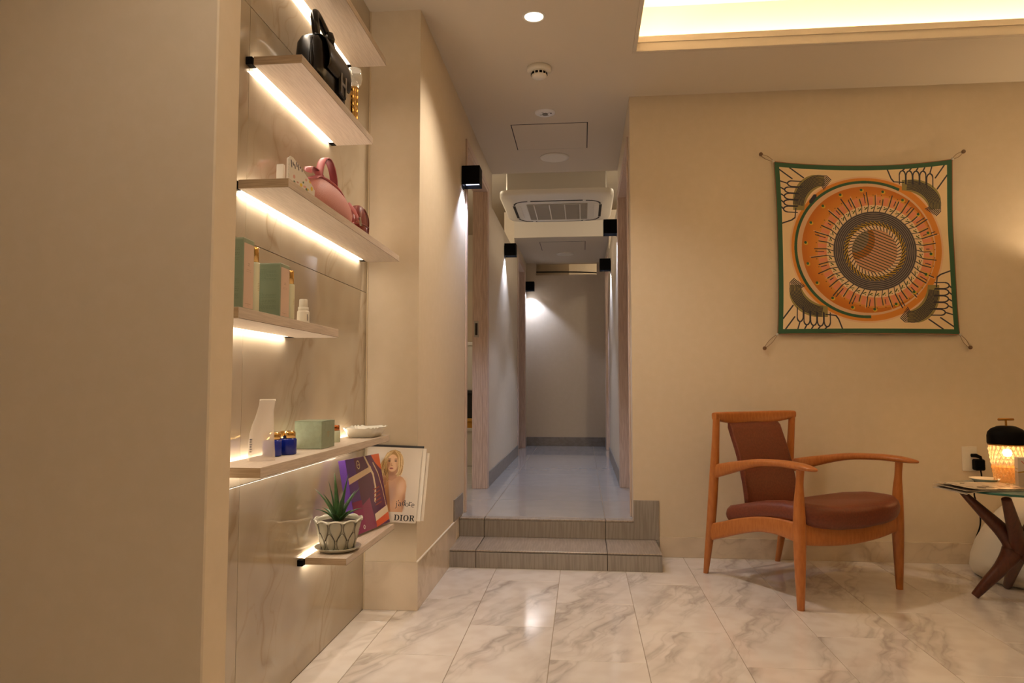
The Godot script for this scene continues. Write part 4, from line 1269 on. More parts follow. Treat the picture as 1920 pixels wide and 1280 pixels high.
	for p in [[0.0, 0.026, 0.050], [0.006, 0.030, 0.055], [0.04, 0.031, 0.057], [0.07, 0.029, 0.053], [0.09, 0.025, 0.044], [0.103, 0.017, 0.030], [0.109, 0.006, 0.012]]:
		rr.append(ring(Vector3(0, p[0], 0), Vector3.RIGHT, Vector3.BACK, 32, p[1], p[2], 0.75))
	put(rd, "body", G().loft(rr, 0, true, true, false).mesh(), rm)
	put(rd, "piping", G().tube(smooth([Vector3(0.030, 0.01, -0.02), Vector3(0.033, 0.05, -0.015), Vector3(0.031, 0.075, -0.005), Vector3(0.024, 0.094, 0.012)], 5), [0.0022], 8, Vector3.BACK).mesh(), rm)
	put(rd, "fold_band", G().tube(ring_path(Vector3(0, 0.034, 0), 0.0318, 0.0578), [Vector2(0.0018, 0.0028)], 8).mesh(), rm)

func ring_path(c: Vector3, rx: float, rz: float) -> Array:
	var out := []
	for i in 29:
		var a := TAU * i / 28.0
		out.append(c + Vector3(signf(cos(a)) * pow(absf(cos(a)), 0.75) * rx, 0, signf(sin(a)) * pow(absf(sin(a)), 0.75) * rz))
	return out

# ------------------------------------------------------------------ shelf with cosmetics cartons
func print_image(bg: Color, ink: Color, rows: Array, sd: int, w := 96, h := 288) -> Image:
	var im := Image.create(w, h, false, Image.FORMAT_RGB8)
	im.fill(bg)
	rng.seed = sd
	for r in rows:
		var y := int(r[0] * h)
		var x := int(r[1] * w)
		while x < int(r[2] * w):
			var n := rng.randi_range(2, 7)
			im.fill_rect(Rect2i(x, y, mini(n, maxi(1, int(r[2] * w) - x)), r[3]), ink)
			x += n + 2
	return im

func build_product_shelf() -> void:
	var y := 1.0695
	var lab := rgb(214, 186, 166)
	var li := image_mat(print_image(lab, rgb(176, 146, 124), [[0.30, 0.4, 0.6, 5], [0.33, 0.4, 0.6, 4], [0.40, 0.25, 0.75, 2], [0.43, 0.25, 0.75, 2], [0.93, 0.2, 0.8, 3], [0.96, 0.4, 0.6, 2]], 3), 0.5)
	var rowsb := []
	for i in 9: rowsb.append([0.10 + 0.025 * i, 0.1, 0.9 if i % 3 else 0.6, 2])
	for i in 12: rowsb.append([0.56 + 0.028 * i, 0.05, 0.9 if i % 4 else 0.5, 2])
	var bi := image_mat(print_image(rgb(124, 138, 114), rgb(98, 112, 90), rowsb, 4), 0.45)
	var D := [["tall sage-green carton with a blush label, at the shelf's near end", -1.4995, 0.051, 0.158, 0.078], ["second sage-green carton with a blush label, between the two bottles", -1.695, 0.055, 0.134, 0.088]]
	for d in D:
		var t := thing("green_carton", d[0], "box", Vector3(-0.745 - d[4] * 0.5, y, d[1] - d[2] * 0.5), "sage-green cartons")
		put(t, "carton", G().box(Vector3(-d[4] * 0.5, 0, -d[2] * 0.5), Vector3(d[4] * 0.5, d[3], d[2] * 0.5), 0.001).mesh(), M.green_box)
		var f := G()
		f.quad(Vector3(d[4] * 0.5 + 0.0004, d[3] * 0.93, d[2] * 0.46), Vector3(d[4] * 0.5 + 0.0004, d[3] * 0.93, -d[2] * 0.46), Vector3(d[4] * 0.5 + 0.0004, 0.002, -d[2] * 0.46), Vector3(d[4] * 0.5 + 0.0004, 0.002, d[2] * 0.46))
		put(t, "label_panel", f.mesh(), li)
		var b := G()
		b.quad(Vector3(-d[4] * 0.48, d[3] * 0.97, d[2] * 0.5 + 0.0004), Vector3(d[4] * 0.48, d[3] * 0.97, d[2] * 0.5 + 0.0004), Vector3(d[4] * 0.48, 0.003, d[2] * 0.5 + 0.0004), Vector3(-d[4] * 0.48, 0.003, d[2] * 0.5 + 0.0004))
		put(t, "printed_side", b.mesh(), bi)
	var E := [["tall frosted bottle with a gold cap between the green cartons", -1.566, 0.0130, 0.113, 0.148], ["shorter frosted bottle with a gold cap beside the second carton", -1.768, 0.0130, 0.091, 0.126]]
	for e in E:
		var t := thing("lotion_bottle", e[0], "bottle", Vector3(-0.7525, y, e[1]), "frosted lotion bottles")
		var r: float = e[2]
		put(t, "body", G().lathe([[0.0, 0.0], [r * 0.95, 0.0], [r, 0.003], [r, e[3] - 0.006], [r * 0.96, e[3] - 0.001], [0.0, e[3]]], 32).mesh(), M.frosted_bottle)
		put(t, "cap", G().lathe([[0.0, e[3]], [r * 0.84, e[3]], [r * 0.80, e[4] - 0.002], [r * 0.76, e[4]], [0.0, e[4]]], 32).mesh(), M.gold)
		var p := G()
		for k in 5:
			p.box(Vector3(r * 0.90, e[3] * (0.42 + 0.035 * k), -0.004 + 0.001 * (k % 2)), Vector3(r * 1.004, e[3] * (0.43 + 0.035 * k), 0.004))
		put(t, "lettering", p.mesh(), mat(rgb(190, 178, 140), 0.4))
	var w := thing("spray_bottle", "little white pump bottle at the end of the carton shelf", "bottle", Vector3(-0.763, y, -1.888))
	put(w, "body", G().lathe([[0.0, 0.0], [0.0165, 0.0], [0.017, 0.002], [0.0165, 0.030], [0.015, 0.034], [0.0, 0.034]], 28).mesh(), M.white_plastic)
	put(w, "collar", G().lathe([[0.0, 0.034], [0.014, 0.034], [0.014, 0.044], [0.0, 0.044]], 28).mesh(), M.white_plastic)
	put(w, "cap", G().lathe([[0.0, 0.044], [0.0118, 0.044], [0.0112, 0.064], [0.010, 0.066], [0.0, 0.066]], 28).mesh(), M.white_plastic)
	var q := G()
	for k in 6: q.box(Vector3(0.0130, 0.006, -0.010 + 0.0035 * k), Vector3(0.0162, 0.024 if k % 2 else 0.018, -0.0088 + 0.0035 * k))
	put(w, "lettering", q.mesh(), mat(rgb(150, 142, 134), 0.5))

# ------------------------------------------------------------------ shelf with the blue jars
func build_jar_shelf() -> void:
	var y := 0.7115
	var J := [["cobalt blue cosmetic jar with a gold lid, next to the green box", Vector3(-0.808, y, -1.905)], ["cobalt blue jar with a gold lid, half hidden by the frosted pouch", Vector3(-0.826, y, -1.848)]]
	for j in J:
		var t := thing("cream_jar", j[0], "jar", j[1], "cobalt blue jars")
		put(t, "body", G().lathe([[0.0, 0.0], [0.022, 0.0], [0.0245, 0.003], [0.0245, 0.040], [0.023, 0.043], [0.0, 0.043]], 40).mesh(), M.cobalt)
		put(t, "lid", G().lathe([[0.0, 0.043], [0.0215, 0.043], [0.0215, 0.058], [0.0195, 0.063], [0.016, 0.064], [0.0, 0.064]], 40).mesh(), M.gold)
	# frosted pouch, folded at the top
	var p := thing("frosted_pouch", "translucent frosted plastic pouch with a folded top in front of a jar", "pouch", Vector3(-0.806, y, -1.742))
	p.rotation.y = 0.45
	var fm := mat(Color(0.90, 0.86, 0.82, 0.45), 0.35)
	fm.transparency = BaseMaterial3D.TRANSPARENCY_ALPHA
	fm.cull_mode = BaseMaterial3D.CULL_DISABLED
	var rings := []
	for q in [[0.0, 0.032, 0.017, 0.0], [0.02, 0.032, 0.017, 0.0], [0.045, 0.031, 0.016, -0.001], [0.07, 0.029, 0.012, 0.0], [0.088, 0.0265, 0.008, 0.002], [0.105, 0.023, 0.005, 0.005], [0.122, 0.020, 0.003, 0.007], [0.138, 0.019, 0.002, 0.010], [0.150, 0.0195, 0.0015, 0.012], [0.153, 0.0195, 0.001, 0.012]]:
		rings.append(ring(Vector3(q[3], q[0], 0), Vector3.RIGHT, Vector3.BACK, 32, q[1], q[2], 0.35))
	put(p, "film", G().loft(rings, 0, true, true).mesh(), fm)
	put(p, "seal", G().box(Vector3(-0.0075, 0.149, -0.0013), Vector3(0.0315, 0.1535, 0.0013), 0.0005).mesh(), M.paper)
	var tx := G()
	for k in 6: tx.box(Vector3(-0.029, 0.052 - 0.006 * k, 0.0135), Vector3(-0.023 - 0.001 * (k % 2), 0.055 - 0.006 * k, 0.0165))
	put(p, "lettering", tx.mesh(), mat(rgb(120, 118, 124), 0.6))
	# green cube box
	var g := thing("green_cube_box", "sage-green cube-shaped box between the blue jar and the white dish", "box", Vector3(-0.812, y, -2.117))
	put(g, "carton", G().box(Vector3(-0.042, 0, -0.055), Vector3(0.042, 0.081, 0.055), 0.0012).mesh(), M.green_box)
	put(g, "lid_flap", G().box(Vector3(-0.0415, 0.0812, -0.0545), Vector3(0.0415, 0.0822, 0.0545)).mesh(), M.green_box)
	var gl := G()
	for k in 3: gl.box(Vector3(0.0420, 0.046 - 0.006 * k, -0.010 + 0.003 * k), Vector3(0.0423, 0.048 - 0.006 * k, 0.012 - 0.003 * k))
	put(g, "lettering", gl.mesh(), mat(rgb(168, 140, 96), 0.5))
	var s := thing("serum_bottle", "short pale green bottle with a copper cap behind the green cube box", "bottle", Vector3(-0.826, y, -2.325))
	put(s, "body", G().lathe([[0.0, 0.0], [0.019, 0.0], [0.0205, 0.002], [0.0205, 0.036], [0.019, 0.038], [0.0, 0.038]], 32).mesh(), mat(rgb(196, 204, 178), 0.2))
	put(s, "cap", G().lathe([[0.0, 0.038], [0.018, 0.038], [0.018, 0.054], [0.0165, 0.056], [0.0, 0.056]], 32).mesh(), mat(rgb(196, 120, 74), 0.2, 1.0))
	# white dish with a scalloped rim
	var d := thing("white_dish", "white rectangular ceramic dish with a wavy rim and green leaves painted inside", "dish", Vector3(-0.800, y, -2.585))
	var dr := []
	for q in [[0.0, 0.70, 0.0], [0.001, 0.78, 0.0], [0.022, 0.95, 0.3], [0.033, 1.06, 1.0], [0.036, 1.10, 1.0], [0.035, 1.06, 1.0], [0.024, 0.92, 0.3], [0.006, 0.74, 0.0], [0.005, 0.5, 0.0]]:
		var R := ring(Vector3(0, q[0], 0), Vector3.RIGHT, Vector3.BACK, 96, 0.060 * q[1], 0.086 * q[1], 0.35)
		for j in R.size():
			var wv: float = sin(TAU * j / 96.0 * 16.0) * q[2]
			R[j].y += 0.0022 * wv
			R[j].x *= 1.0 + 0.012 * wv
			R[j].z *= 1.0 + 0.012 * wv
		dr.append(R)
	put(d, "dish", G().loft(dr, 0, true, true).mesh(), mat(rgb(232, 230, 220), 0.2))
	rng.seed = 3
	for k in 9:
		var c := Vector3(rng.randf_range(-0.035, 0.035), 0.0062 + 0.001 * k * 0.1, rng.randf_range(-0.055, 0.055))
		var a := rng.randf() * TAU
		var pts := PackedVector2Array()
		for i in 12:
			var b := TAU * i / 12.0
			pts.append(Vector2(cos(b) * 0.016, sin(b) * 0.006 * (0.5 + 0.5 * absf(sin(b)))))
		put(d, "painted_leaf", G().prism(pts, c, Vector3(cos(a), 0, sin(a)), Vector3(-sin(a), 0, cos(a)), Vector3(0, 0.0004, 0)).mesh(), mat(rgb(84, 122, 84), 0.4))
	# a sprig lying on the far rim
	put(d, "painted_leaf", G().prism(PackedVector2Array([Vector2(-0.018, 0), Vector2(-0.006, 0.006), Vector2(0.012, 0.005), Vector2(0.018, 0), Vector2(0.006, -0.005)]), Vector3(-0.01, 0.030, 0.078), Vector3(1, 0.05, 0.1).normalized(), Vector3(0, 0.5, -0.86), Vector3(0, 0.0006, 0.0003)).mesh(), mat(rgb(84, 122, 84), 0.4))

# ------------------------------------------------------------------ lowest shelf: plant, book, magazines
func build_plant_shelf() -> void:
	var y := 0.3615
	var t := thing("potted_aloe", "small spiky aloe in a grey-green scalloped ceramic pot with saucer", "plant", Vector3(-0.802, y, -2.31))
	put(t, "saucer", G().lathe([[0.0, 0.0], [0.050, 0.0], [0.056, 0.002], [0.074, 0.012], [0.075, 0.015], [0.071, 0.015], [0.056, 0.007], [0.0, 0.006]], 56).mesh(), M.pot_glaze)
	# pot body
	var prof := [[0.044, 0.007], [0.050, 0.010], [0.055, 0.025], [0.061, 0.05], [0.067, 0.075], [0.073, 0.098], [0.0745, 0.103], [0.071, 0.104], [0.066, 0.098], [0.063, 0.088], [0.0, 0.088]]
	put(t, "pot", G().lathe(prof, 48).mesh(), M.pot_glaze)
	# raised leaf-shaped scales in two rows, each with a dark glaze line round it; the upper ones carry the rim
	for row in 2:
		for k in 10:
			var a0 := TAU * (k + 0.5 * row + 0.15) / 10.0
			var prn := [[0.0, 0.62], [0.12, 0.90], [0.28, 0.98], [0.48, 0.88], [0.70, 0.56], [0.88, 0.26], [1.0, 0.06]] if row == 0 else [[0.0, 0.10], [0.14, 0.42], [0.36, 0.80], [0.6, 0.92], [0.82, 0.80], [0.95, 0.52], [1.0, 0.30]]
			var sc: MeshInstance3D
			for layer in 2:
				var grow := 0.0 if layer == 0 else 0.0018
				var y0 := (0.100 if row == 0 else 0.063) + grow * 0.4
				var hgt := (0.060 if row == 0 else 0.054) + grow * 0.8
				var rings := []
				for q in prn:
					var yy: float = y0 - hgt * q[0]
					var rr := 0.0475 + 0.026 * clampf(yy / 0.1, 0.0, 1.05)
					var R := PackedVector3Array()
					for j in 12:
						var b := TAU * (j + 0.5) / 12
						var an: float = a0 + cos(b) * (q[1] * 0.282 + grow / rr)
						var ro := rr + 0.0012 + sin(b) * (0.0034 if layer == 0 else 0.0016)
						R.append(Vector3(cos(an) * ro, yy, sin(an) * ro))
					rings.append(R)
				var me := G().loft(rings, 0, true, true, false).mesh()
				if layer == 0: sc = put(t, "scale", me, M.pot_glaze)
				else: put(sc, "glaze_line", me, M.pot_line)
			if row == 0:
				var rim := []
				for j in 7:
					var u := -1.0 + j / 3.0
					var an := a0 + u * 0.30
					var ro := 0.0768 - 0.0008 * u * u
					rim.append(Vector3(cos(an) * ro, 0.1040 - 0.0065 * u * u, sin(an) * ro))
				put(t, "rim_petal", G().tube(rim, [Vector2(0.0034, 0.0030)], 8).mesh(), mat(rgb(206, 200, 184), 0.25))
	put(t, "soil", G().lathe([[0.0, 0.086], [0.062, 0.086], [0.066, 0.091], [0.050, 0.095], [0.025, 0.097], [0.0, 0.098]], 32).mesh(), M.soil)
	rng.seed = 77
	# leaves: [azimuth, length, lean]
	var lv := []
	for k in 5: lv.append([TAU * k / 5.0 + 0.3, 0.158 - 0.012 * (k % 3), 0.17 + 0.05 * (k % 2)])
	for k in 6: lv.append([TAU * k / 6.0, 0.128 - 0.008 * (k % 3), 0.46 + 0.08 * (k % 2)])
	for k in 6: lv.append([TAU * k / 6.0 + 0.5, 0.082, 0.86 + 0.1 * (k % 2)])
	for l in lv:
		var d := Vector3(cos(l[0]), 0, sin(l[0]))
		var rings := []
		for i in 9:
			var u := i / 8.0
			var th: float = l[2] * (0.65 + 0.5 * u)
			var p: Vector3 = Vector3(0, 0.093, 0) + d * (0.007 + l[1] * u * sin(th)) + Vector3.UP * l[1] * u * cos(th)
			var tan := (d * sin(th) + Vector3.UP * cos(th)).normalized()
			var side := tan.cross(Vector3.UP).normalized()
			var nn := side.cross(tan).normalized()
			var w := 0.0105 * (1.0 - pow(u, 1.5)) + 0.0004
			rings.append(ring(p, side, nn, 8, w, w * 0.42))
		put(t, "leaf", G().loft(rings, 0, true, true, false).mesh(), M.leaf)
	# purple book leaning on the wall
	var bw := 0.262
	var bh := 0.268
	var im := Image.create(256, 262, false, Image.FORMAT_RGB8)
	im.fill(rgb(98, 58, 92))
	fill_poly(im, PackedVector2Array([Vector2(0, 0), Vector2(60, 0), Vector2(72, 262), Vector2(0, 262)]), rgb(92, 58, 140))
	fill_poly(im, PackedVector2Array([Vector2(0, 150), Vector2(70, 150), Vector2(72, 262), Vector2(0, 262)]), rgb(140, 48, 98))
	fill_poly(im, PackedVector2Array([Vector2(70, 170), Vector2(130, 150), Vector2(150, 262), Vector2(72, 262)]), rgb(142, 60, 100))
	fill_poly(im, PackedVector2Array([Vector2(0, 66), Vector2(175, 40), Vector2(178, 60), Vector2(0, 88)]), rgb(226, 202, 176))
	fill_poly(im, PackedVector2Array([Vector2(132, 0), Vector2(144, 0), Vector2(190, 70), Vector2(192, 120), Vector2(170, 176), Vector2(160, 170), Vector2(180, 118), Vector2(178, 74)]), rgb(226, 202, 176))
	fill_poly(im, PackedVector2Array([Vector2(190, 0), Vector2(256, 0), Vector2(256, 64), Vector2(212, 30)]), rgb(224, 108, 70))
	fill_poly(im, PackedVector2Array([Vector2(150, 214), Vector2(256, 196), Vector2(256, 222), Vector2(150, 240)]), rgb(232, 214, 192))
	fill_poly(im, PackedVector2Array([Vector2(150, 240), Vector2(256, 222), Vector2(256, 250), Vector2(150, 262)]), rgb(222, 96, 60))
	poly_line(im, [Vector2(196, 30), Vector2(222, 70), Vector2(238, 130), Vector2(246, 196)], 5, rgb(200, 170, 150))
	for k in 5: line(im, Vector2(168, 128 + k * 14), Vector2(214, 122 + k * 14), 4, rgb(150, 74, 74))
	for a in 24: disc(im, Vector2(84, 26) + Vector2(cos(TAU * a / 24) * 10, sin(TAU * a / 24) * 14), 2, 2, rgb(214, 194, 160))
	line(im, Vector2(80, 26), Vector2(90, 26), 3, rgb(214, 194, 160))
	for a in 20: disc(im, Vector2(60, 244) + Vector2.from_angle(TAU * a / 20) * 6, 2, 2, rgb(222, 206, 214))
	var b := thing("art_book", "thick glossy purple book with orange and cream shapes leaning on the wall", "book", Vector3(-0.774, y + 0.0085, -2.6275))
	var bx := Vector3(0.048, 0, -0.255).normalized()
	var by := Vector3(-0.060, 0.259, 0.046).normalized()
	by = (by - bx * by.dot(bx)).normalized()
	var bz := bx.cross(by).normalized()
	b.basis = Basis(bx, by, bz)
	# local: x along the lower edge, y up the cover, z out of the front cover
	put(b, "pages", G().box(Vector3(-bw * 0.5 + 0.003, 0.003, -0.026), Vector3(bw * 0.5 - 0.004, bh - 0.003, -0.003)).mesh(), M.paper)
	put(b, "back_cover", G().box(Vector3(-bw * 0.5, 0, -0.029), Vector3(bw * 0.5, bh, -0.026), 0.001).mesh(), mat(rgb(92, 40, 86), 0.2))
	put(b, "spine", G().box(Vector3(-bw * 0.5 - 0.001, 0, -0.029), Vector3(-bw * 0.5 + 0.003, bh, 0.0), 0.001).mesh(), mat(rgb(92, 58, 140), 0.18))
	var cv := G()
	cv.box(Vector3(-bw * 0.5, 0, -0.003), Vector3(bw * 0.5, bh, 0.0), 0.0006)
	for i in cv.v.size(): cv.uv[i] = Vector2(cv.v[i].x / bw + 0.5, 1.0 - cv.v[i].y / bh)
	put(b, "front_cover", cv.mesh(), image_mat(im, 0.16))
	# magazine with a portrait, leaning on the pillar, another behind it
	var mw := 0.222
	var mh := 0.292
	var pi2 := Image.create(300, 396, false, Image.FORMAT_RGB8)
	var bgc := rgb(222, 212, 198)
	pi2.fill(bgc)
	portrait(pi2)
	pi2.fill_rect(Rect2i(0, 342, 300, 54), bgc)
	var mg := thing("fashion_magazine", "white fashion magazine with a blonde woman's portrait on its cover", "magazine", Vector3(-0.762, y + 0.0005, -2.762))
	var mx := Vector3(1.0, -0.03, 0.0).normalized()
	var my := Vector3(0.05, 0.292, -0.078)
	my = (my - mx * my.dot(mx)).normalized()
	mg.basis = Basis(mx, my, mx.cross(my).normalized())
	var mc := G()
	mc.box(Vector3(-mw * 0.5, 0.006, -0.001), Vector3(mw * 0.5, mh + 0.006, 0.0))
	for i in mc.v.size(): mc.uv[i] = Vector2(mc.v[i].x / mw + 0.5, 1.0 - (mc.v[i].y - 0.006) / mh)
	put(mg, "cover", mc.mesh(), image_mat(pi2, 0.3))
	put(mg, "pages", G().box(Vector3(-mw * 0.5 + 0.001, 0.0068, -0.006), Vector3(mw * 0.5 - 0.001, mh + 0.005, -0.001)).mesh(), M.paper)
	var ink := mat(rgb(24, 22, 24), 0.5)
	letters(mg, "DIOR", 0.031, Vector3(0.064, 0.024, 0.0002), ink, 600)
	var jx := [["j", 0.018, -0.003], ["'", 0.0255, 0.004], ["a", 0.032, 0.0], ["d", 0.047, 0.003], ["o", 0.060, -0.001], ["r", 0.0725, 0.003], ["e", 0.084, -0.003]]
	for q in jx: letters(mg, q[0], 0.027, Vector3(q[1] + 0.010, 0.078 + q[2], 0.0002), ink, 300)
	var m2 := thing("back_magazine", "plain white magazine with a dark top edge behind the portrait magazine", "magazine", Vector3(-0.752, y + 0.002, -2.7695))
	m2.basis = mg.basis
	put(m2, "pages", G().box(Vector3(-mw * 0.5 + 0.002, 0.012, -0.006), Vector3(mw * 0.5 + 0.006, mh + 0.004, -0.0005)).mesh(), M.paper)
	put(m2, "cover", G().box(Vector3(-mw * 0.5 - 0.006, 0.012, -0.0072), Vector3(mw * 0.5 - 0.006, mh + 0.014, -0.006)).mesh(), mat(rgb(40, 36, 36), 0.4))
	put(m2, "back_page", G().box(Vector3(mw * 0.5 + 0.002, 0.014, -0.0104), Vector3(mw * 0.5 + 0.018, mh - 0.012, -0.0075)).mesh(), mat(rgb(226, 216, 202), 0.5))

# a soft-edged stroke of colour, for the printed portrait
func soft(im: Image, c: Vector2, rx: float, ry: float, col: Color, a: float, rot := 0.0, edge := 0.45) -> void:
	var m := int(maxf(rx, ry)) + 1
	for y in range(-m, m + 1):
		for x in range(-m, m + 1):
			var X := int(c.x) + x
			var Y := int(c.y) + y
			if X < 0 or Y < 0 or X >= im.get_width() or Y >= im.get_height(): continue
			var q := Vector2(x, y).rotated(-rot)
			var d := sqrt(pow(q.x / rx, 2.0) + pow(q.y / ry, 2.0))
			if d < 1.0: im.set_pixel(X, Y, im.get_pixel(X, Y).lerp(col, a * (1.0 - smoothstep(1.0 - edge, 1.0, d))))

# printed photograph of a blonde woman looking over her shoulder
func portrait(im: Image) -> void:
	var skin := rgb(204, 150, 104)
	var dark := rgb(140, 88, 52)
	var pale := rgb(232, 190, 148)
	var hair := rgb(206, 170, 112)
	soft(im, Vector2(40, 120), 120, 160, rgb(196, 186, 178), 0.5, 0.0, 0.9)
	# hair behind the head
	fill_poly(im, PackedVector2Array([Vector2(104, 44), Vector2(122, 20), Vector2(150, 12), Vector2(180, 22), Vector2(196, 52), Vector2(202, 100), Vector2(194, 134), Vector2(180, 146), Vector2(120, 186), Vector2(84, 168), Vector2(72, 146), Vector2(88, 100)]), rgb(176, 136, 80))
	# back and shoulder
	fill_poly(im, PackedVector2Array([Vector2(130, 172), Vector2(160, 150), Vector2(186, 150), Vector2(208, 160), Vector2(224, 178), Vector2(232, 206), Vector2(231, 262), Vector2(224, 342), Vector2(96, 342), Vector2(104, 250)]), skin)
	fill_poly(im, PackedVector2Array([Vector2(52, 196), Vector2(66, 182), Vector2(92, 176), Vector2(112, 186), Vector2(112, 250), Vector2(98, 330), Vector2(82, 280)]), dark)
	soft(im, Vector2(206, 210), 34, 70, pale, 0.8, 0.15, 0.8)
	soft(im, Vector2(150, 250), 34, 90, dark, 0.45, 0.1, 0.9)
	soft(im, Vector2(190, 290), 22, 70, rgb(222, 172, 124), 0.6, 0.1, 0.9)
	soft(im, Vector2(120, 300), 22, 60, dark, 0.7, 0.0, 0.8)
	soft(im, Vector2(224, 290), 14, 60, dark, 0.5, 0.0, 0.8)
	# neck and face
	fill_poly(im, PackedVector2Array([Vector2(130, 110), Vector2(172, 106), Vector2(184, 152), Vector2(150, 180), Vector2(128, 176)]), rgb(186, 130, 86))
	soft(im, Vector2(146, 142), 24, 20, dark, 0.55, 0.0, 0.8)
	soft(im, Vector2(143, 84), 33, 50, pale, 1.0, -0.06, 0.12)
	soft(im, Vector2(122, 92), 12, 40, rgb(176, 122, 82), 0.7, 0.1, 0.8)
	soft(im, Vector2(168, 90), 10, 36, rgb(204, 152, 110), 0.6, -0.1, 0.8)
	for e in [[124, 73], [160, 72]]:
		soft(im, Vector2(e[0], e[1]), 13, 8, rgb(150, 98, 66), 0.7, 0.0, 0.8)
		soft(im, Vector2(e[0], e[1] + 1), 7, 3.5, rgb(58, 44, 38), 1.0, 0.0, 0.4)
		soft(im, Vector2(e[0], e[1] - 10), 12, 3, rgb(120, 84, 52), 0.9, -0.08, 0.5)
	soft(im, Vector2(137, 92), 5, 14, rgb(188, 132, 94), 0.7, 0.1, 0.8)
	soft(im, Vector2(141, 98), 8, 4, rgb(160, 104, 72), 0.7, 0.0, 0.7)
	soft(im, Vector2(140, 113), 13, 5.5, rgb(176, 92, 80), 0.95, 0.0, 0.4)
	soft(im, Vector2(140, 113), 11, 1.6, rgb(110, 50, 44), 0.9, 0.0, 0.5)
	# locks of hair over the face and down both sides
	rng.seed = 41
	for k in 70:
		var u := k / 69.0
		var tone := [rgb(226, 196, 140), hair, rgb(170, 128, 74), rgb(236, 212, 164), rgb(132, 94, 52)]
		var c: Color = tone[rng.randi_range(0, 4)]
		var x0 := lerpf(146, 112, u) + rng.randf_range(-3, 3)
		var pts := [Vector2(x0, 16 + 14 * u), Vector2(lerpf(118, 92, u), 56 + 10 * u), Vector2(lerpf(112, 78, u) + rng.randf_range(-4, 4), 108), Vector2(lerpf(124, 82, u) + rng.randf_range(-6, 6), 148), Vector2(lerpf(122, 76, u) + rng.randf_range(-8, 8), 184 - 20 * u)]
		poly_line(im, smooth(pts, 5), 2, c)
	for k in 46:
		var u := k / 45.0
		var tone := [rgb(220, 186, 126), hair, rgb(164, 122, 70), rgb(232, 206, 156)]
		var pts := [Vector2(146 + 12 * u, 14 + 4 * u), Vector2(lerpf(168, 192, u), 40), Vector2(lerpf(176, 202, u) + rng.randf_range(-3, 3), 84), Vector2(lerpf(176, 200, u) + rng.randf_range(-5, 5), 128), Vector2(lerpf(172, 192, u) + rng.randf_range(-6, 6), 146 + rng.randf_range(-8, 10))]
		poly_line(im, smooth(pts, 5), 2, tone[rng.randi_range(0, 3)])
	# raised hand and the hanging bottle
	fill_poly(im, PackedVector2Array([Vector2(98, 158), Vector2(112, 150), Vector2(122, 178), Vector2(126, 202), Vector2(110, 222), Vector2(96, 206)]), rgb(218, 170, 132))
	for k in 3: line(im, Vector2(102 + 7 * k, 164), Vector2(104 + 7 * k, 204), 2, rgb(150, 98, 62))
	fill_poly(im, PackedVector2Array([Vector2(103, 222), Vector2(109, 222), Vector2(110, 262), Vector2(124, 268), Vector2(126, 310), Vector2(86, 310), Vector2(86, 272), Vector2(101, 262)]), rgb(216, 208, 208))
	soft(im, Vector2(108, 292), 14, 18, rgb(240, 236, 236), 0.9, 0.0, 0.8)

func letters(parent: Node, s: String, size: float, at: Vector3, m: Material, weight: int) -> void:
	var f := SystemFont.new()
	f.font_names = PackedStringArray(["Droid Serif"])
	f.font_weight = weight
	var tm := TextMesh.new()
	tm.text = s
	tm.font = f
	tm.font_size = 64
	tm.pixel_size = size / 64.0
	tm.depth = 0.0003
	put(parent, "lettering", tm, m, at)

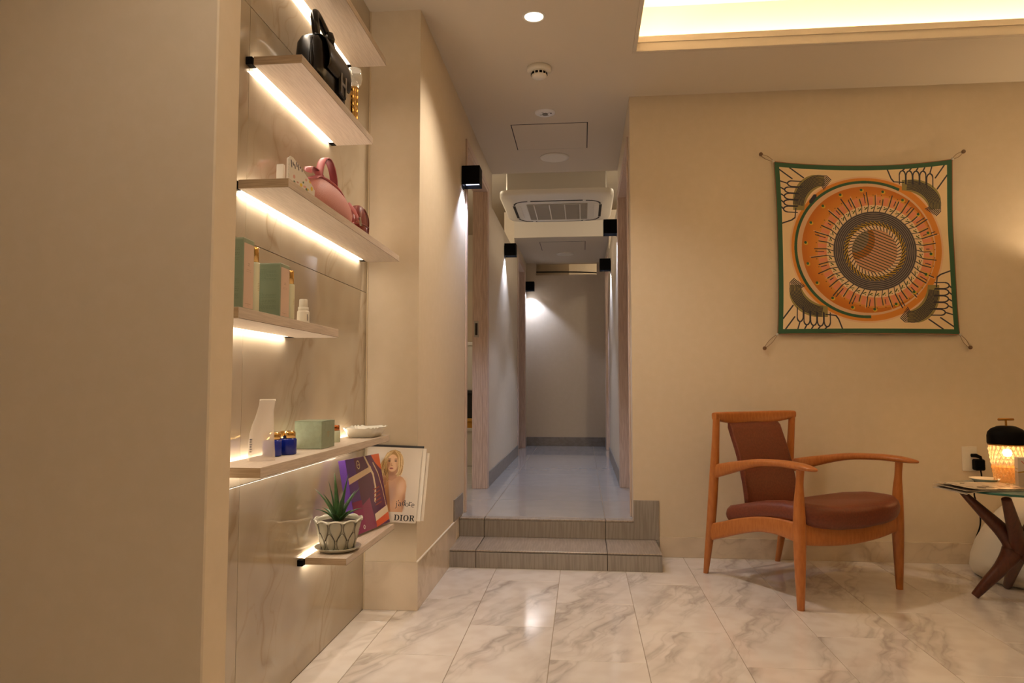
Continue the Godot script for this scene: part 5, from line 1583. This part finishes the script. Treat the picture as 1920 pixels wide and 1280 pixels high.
# ------------------------------------------------------------------ socket, wall lamp
func build_wall_bits() -> void:
	var t := thing("wall_socket", "white wall socket with a black plug above the glass table", "socket", Vector3(1.955, 0.527, WALL_Z))
	put(t, "plate", G().box(Vector3(-0.036, -0.062, 0), Vector3(0.036, 0.062, 0.007), 0.002).mesh(), M.white_plastic)
	put(t, "insert", G().box(Vector3(-0.022, -0.05, 0.007), Vector3(0.022, 0.05, 0.0085), 0.001).mesh(), M.white_plastic)
	var p := thing("black_plug", "black plug adapter pushed into the wall socket, its cord hanging down", "plug", Vector3(1.985, 0.50, WALL_Z + 0.0085))
	put(p, "adapter", G().box(Vector3(-0.024, -0.028, 0), Vector3(0.024, 0.028, 0.04), 0.006).mesh(), M.black)
	put(p, "upper_plug", G().tube([Vector3(-0.026, 0.045, 0.004), Vector3(-0.012, 0.046, 0.02), Vector3(0.004, 0.038, 0.03), Vector3(0.008, 0.026, 0.03)], [0.009, 0.010, 0.008, 0.006], 12, Vector3.BACK).mesh(), M.black)
	put(p, "cord", G().tube(smooth([Vector3(0.006, -0.026, 0.024), Vector3(0.004, -0.07, 0.03), Vector3(-0.04, -0.13, 0.05), Vector3(-0.035, -0.17, 0.045), Vector3(-0.012, -0.22, 0.03), Vector3(-0.004, -0.30, 0.02), Vector3(-0.03, -0.40, 0.016), Vector3(0.02, -0.49, 0.012)], 6), [0.0035], 8, Vector3.RIGHT).mesh(), M.black)
	# wall lamp just right of the picture: its shade throws the fans of light on the wall
	var l := thing("shaded_wall_lamp", "wall lamp with a cylindrical cloth shade at the far right", "wall lamp", Vector3(2.63, 1.416, WALL_Z + 0.15))
	var sh := G()
	sh.lathe([[0.118, -0.072], [0.120, -0.072], [0.120, 0.048], [0.118, 0.048], [0.118, -0.072]], 40)
	put(l, "shade", sh.mesh(), mat(rgb(196, 170, 130), 0.9))
	put(l, "bulb", G().lathe([[0.0, -0.03], [0.018, -0.02], [0.024, 0.0], [0.018, 0.02], [0.0, 0.03]], 20).mesh(), glow(Color(1.0, 0.78, 0.5), 6.0))
	omni(l, Vector3.ZERO, WARM, 0.42, 0.02)
	put(l, "arm", G().tube([Vector3(0, -0.03, 0), Vector3(0, -0.10, -0.01), Vector3(0, -0.13, -0.08), Vector3(0, -0.13, -0.15)], [0.006], 10, Vector3.RIGHT).mesh(), M.brass)
	put(l, "wall_plate", G().tube([Vector3(0, -0.13, -0.15), Vector3(0, -0.13, -0.135)], [0.04], 24).mesh(), M.brass)
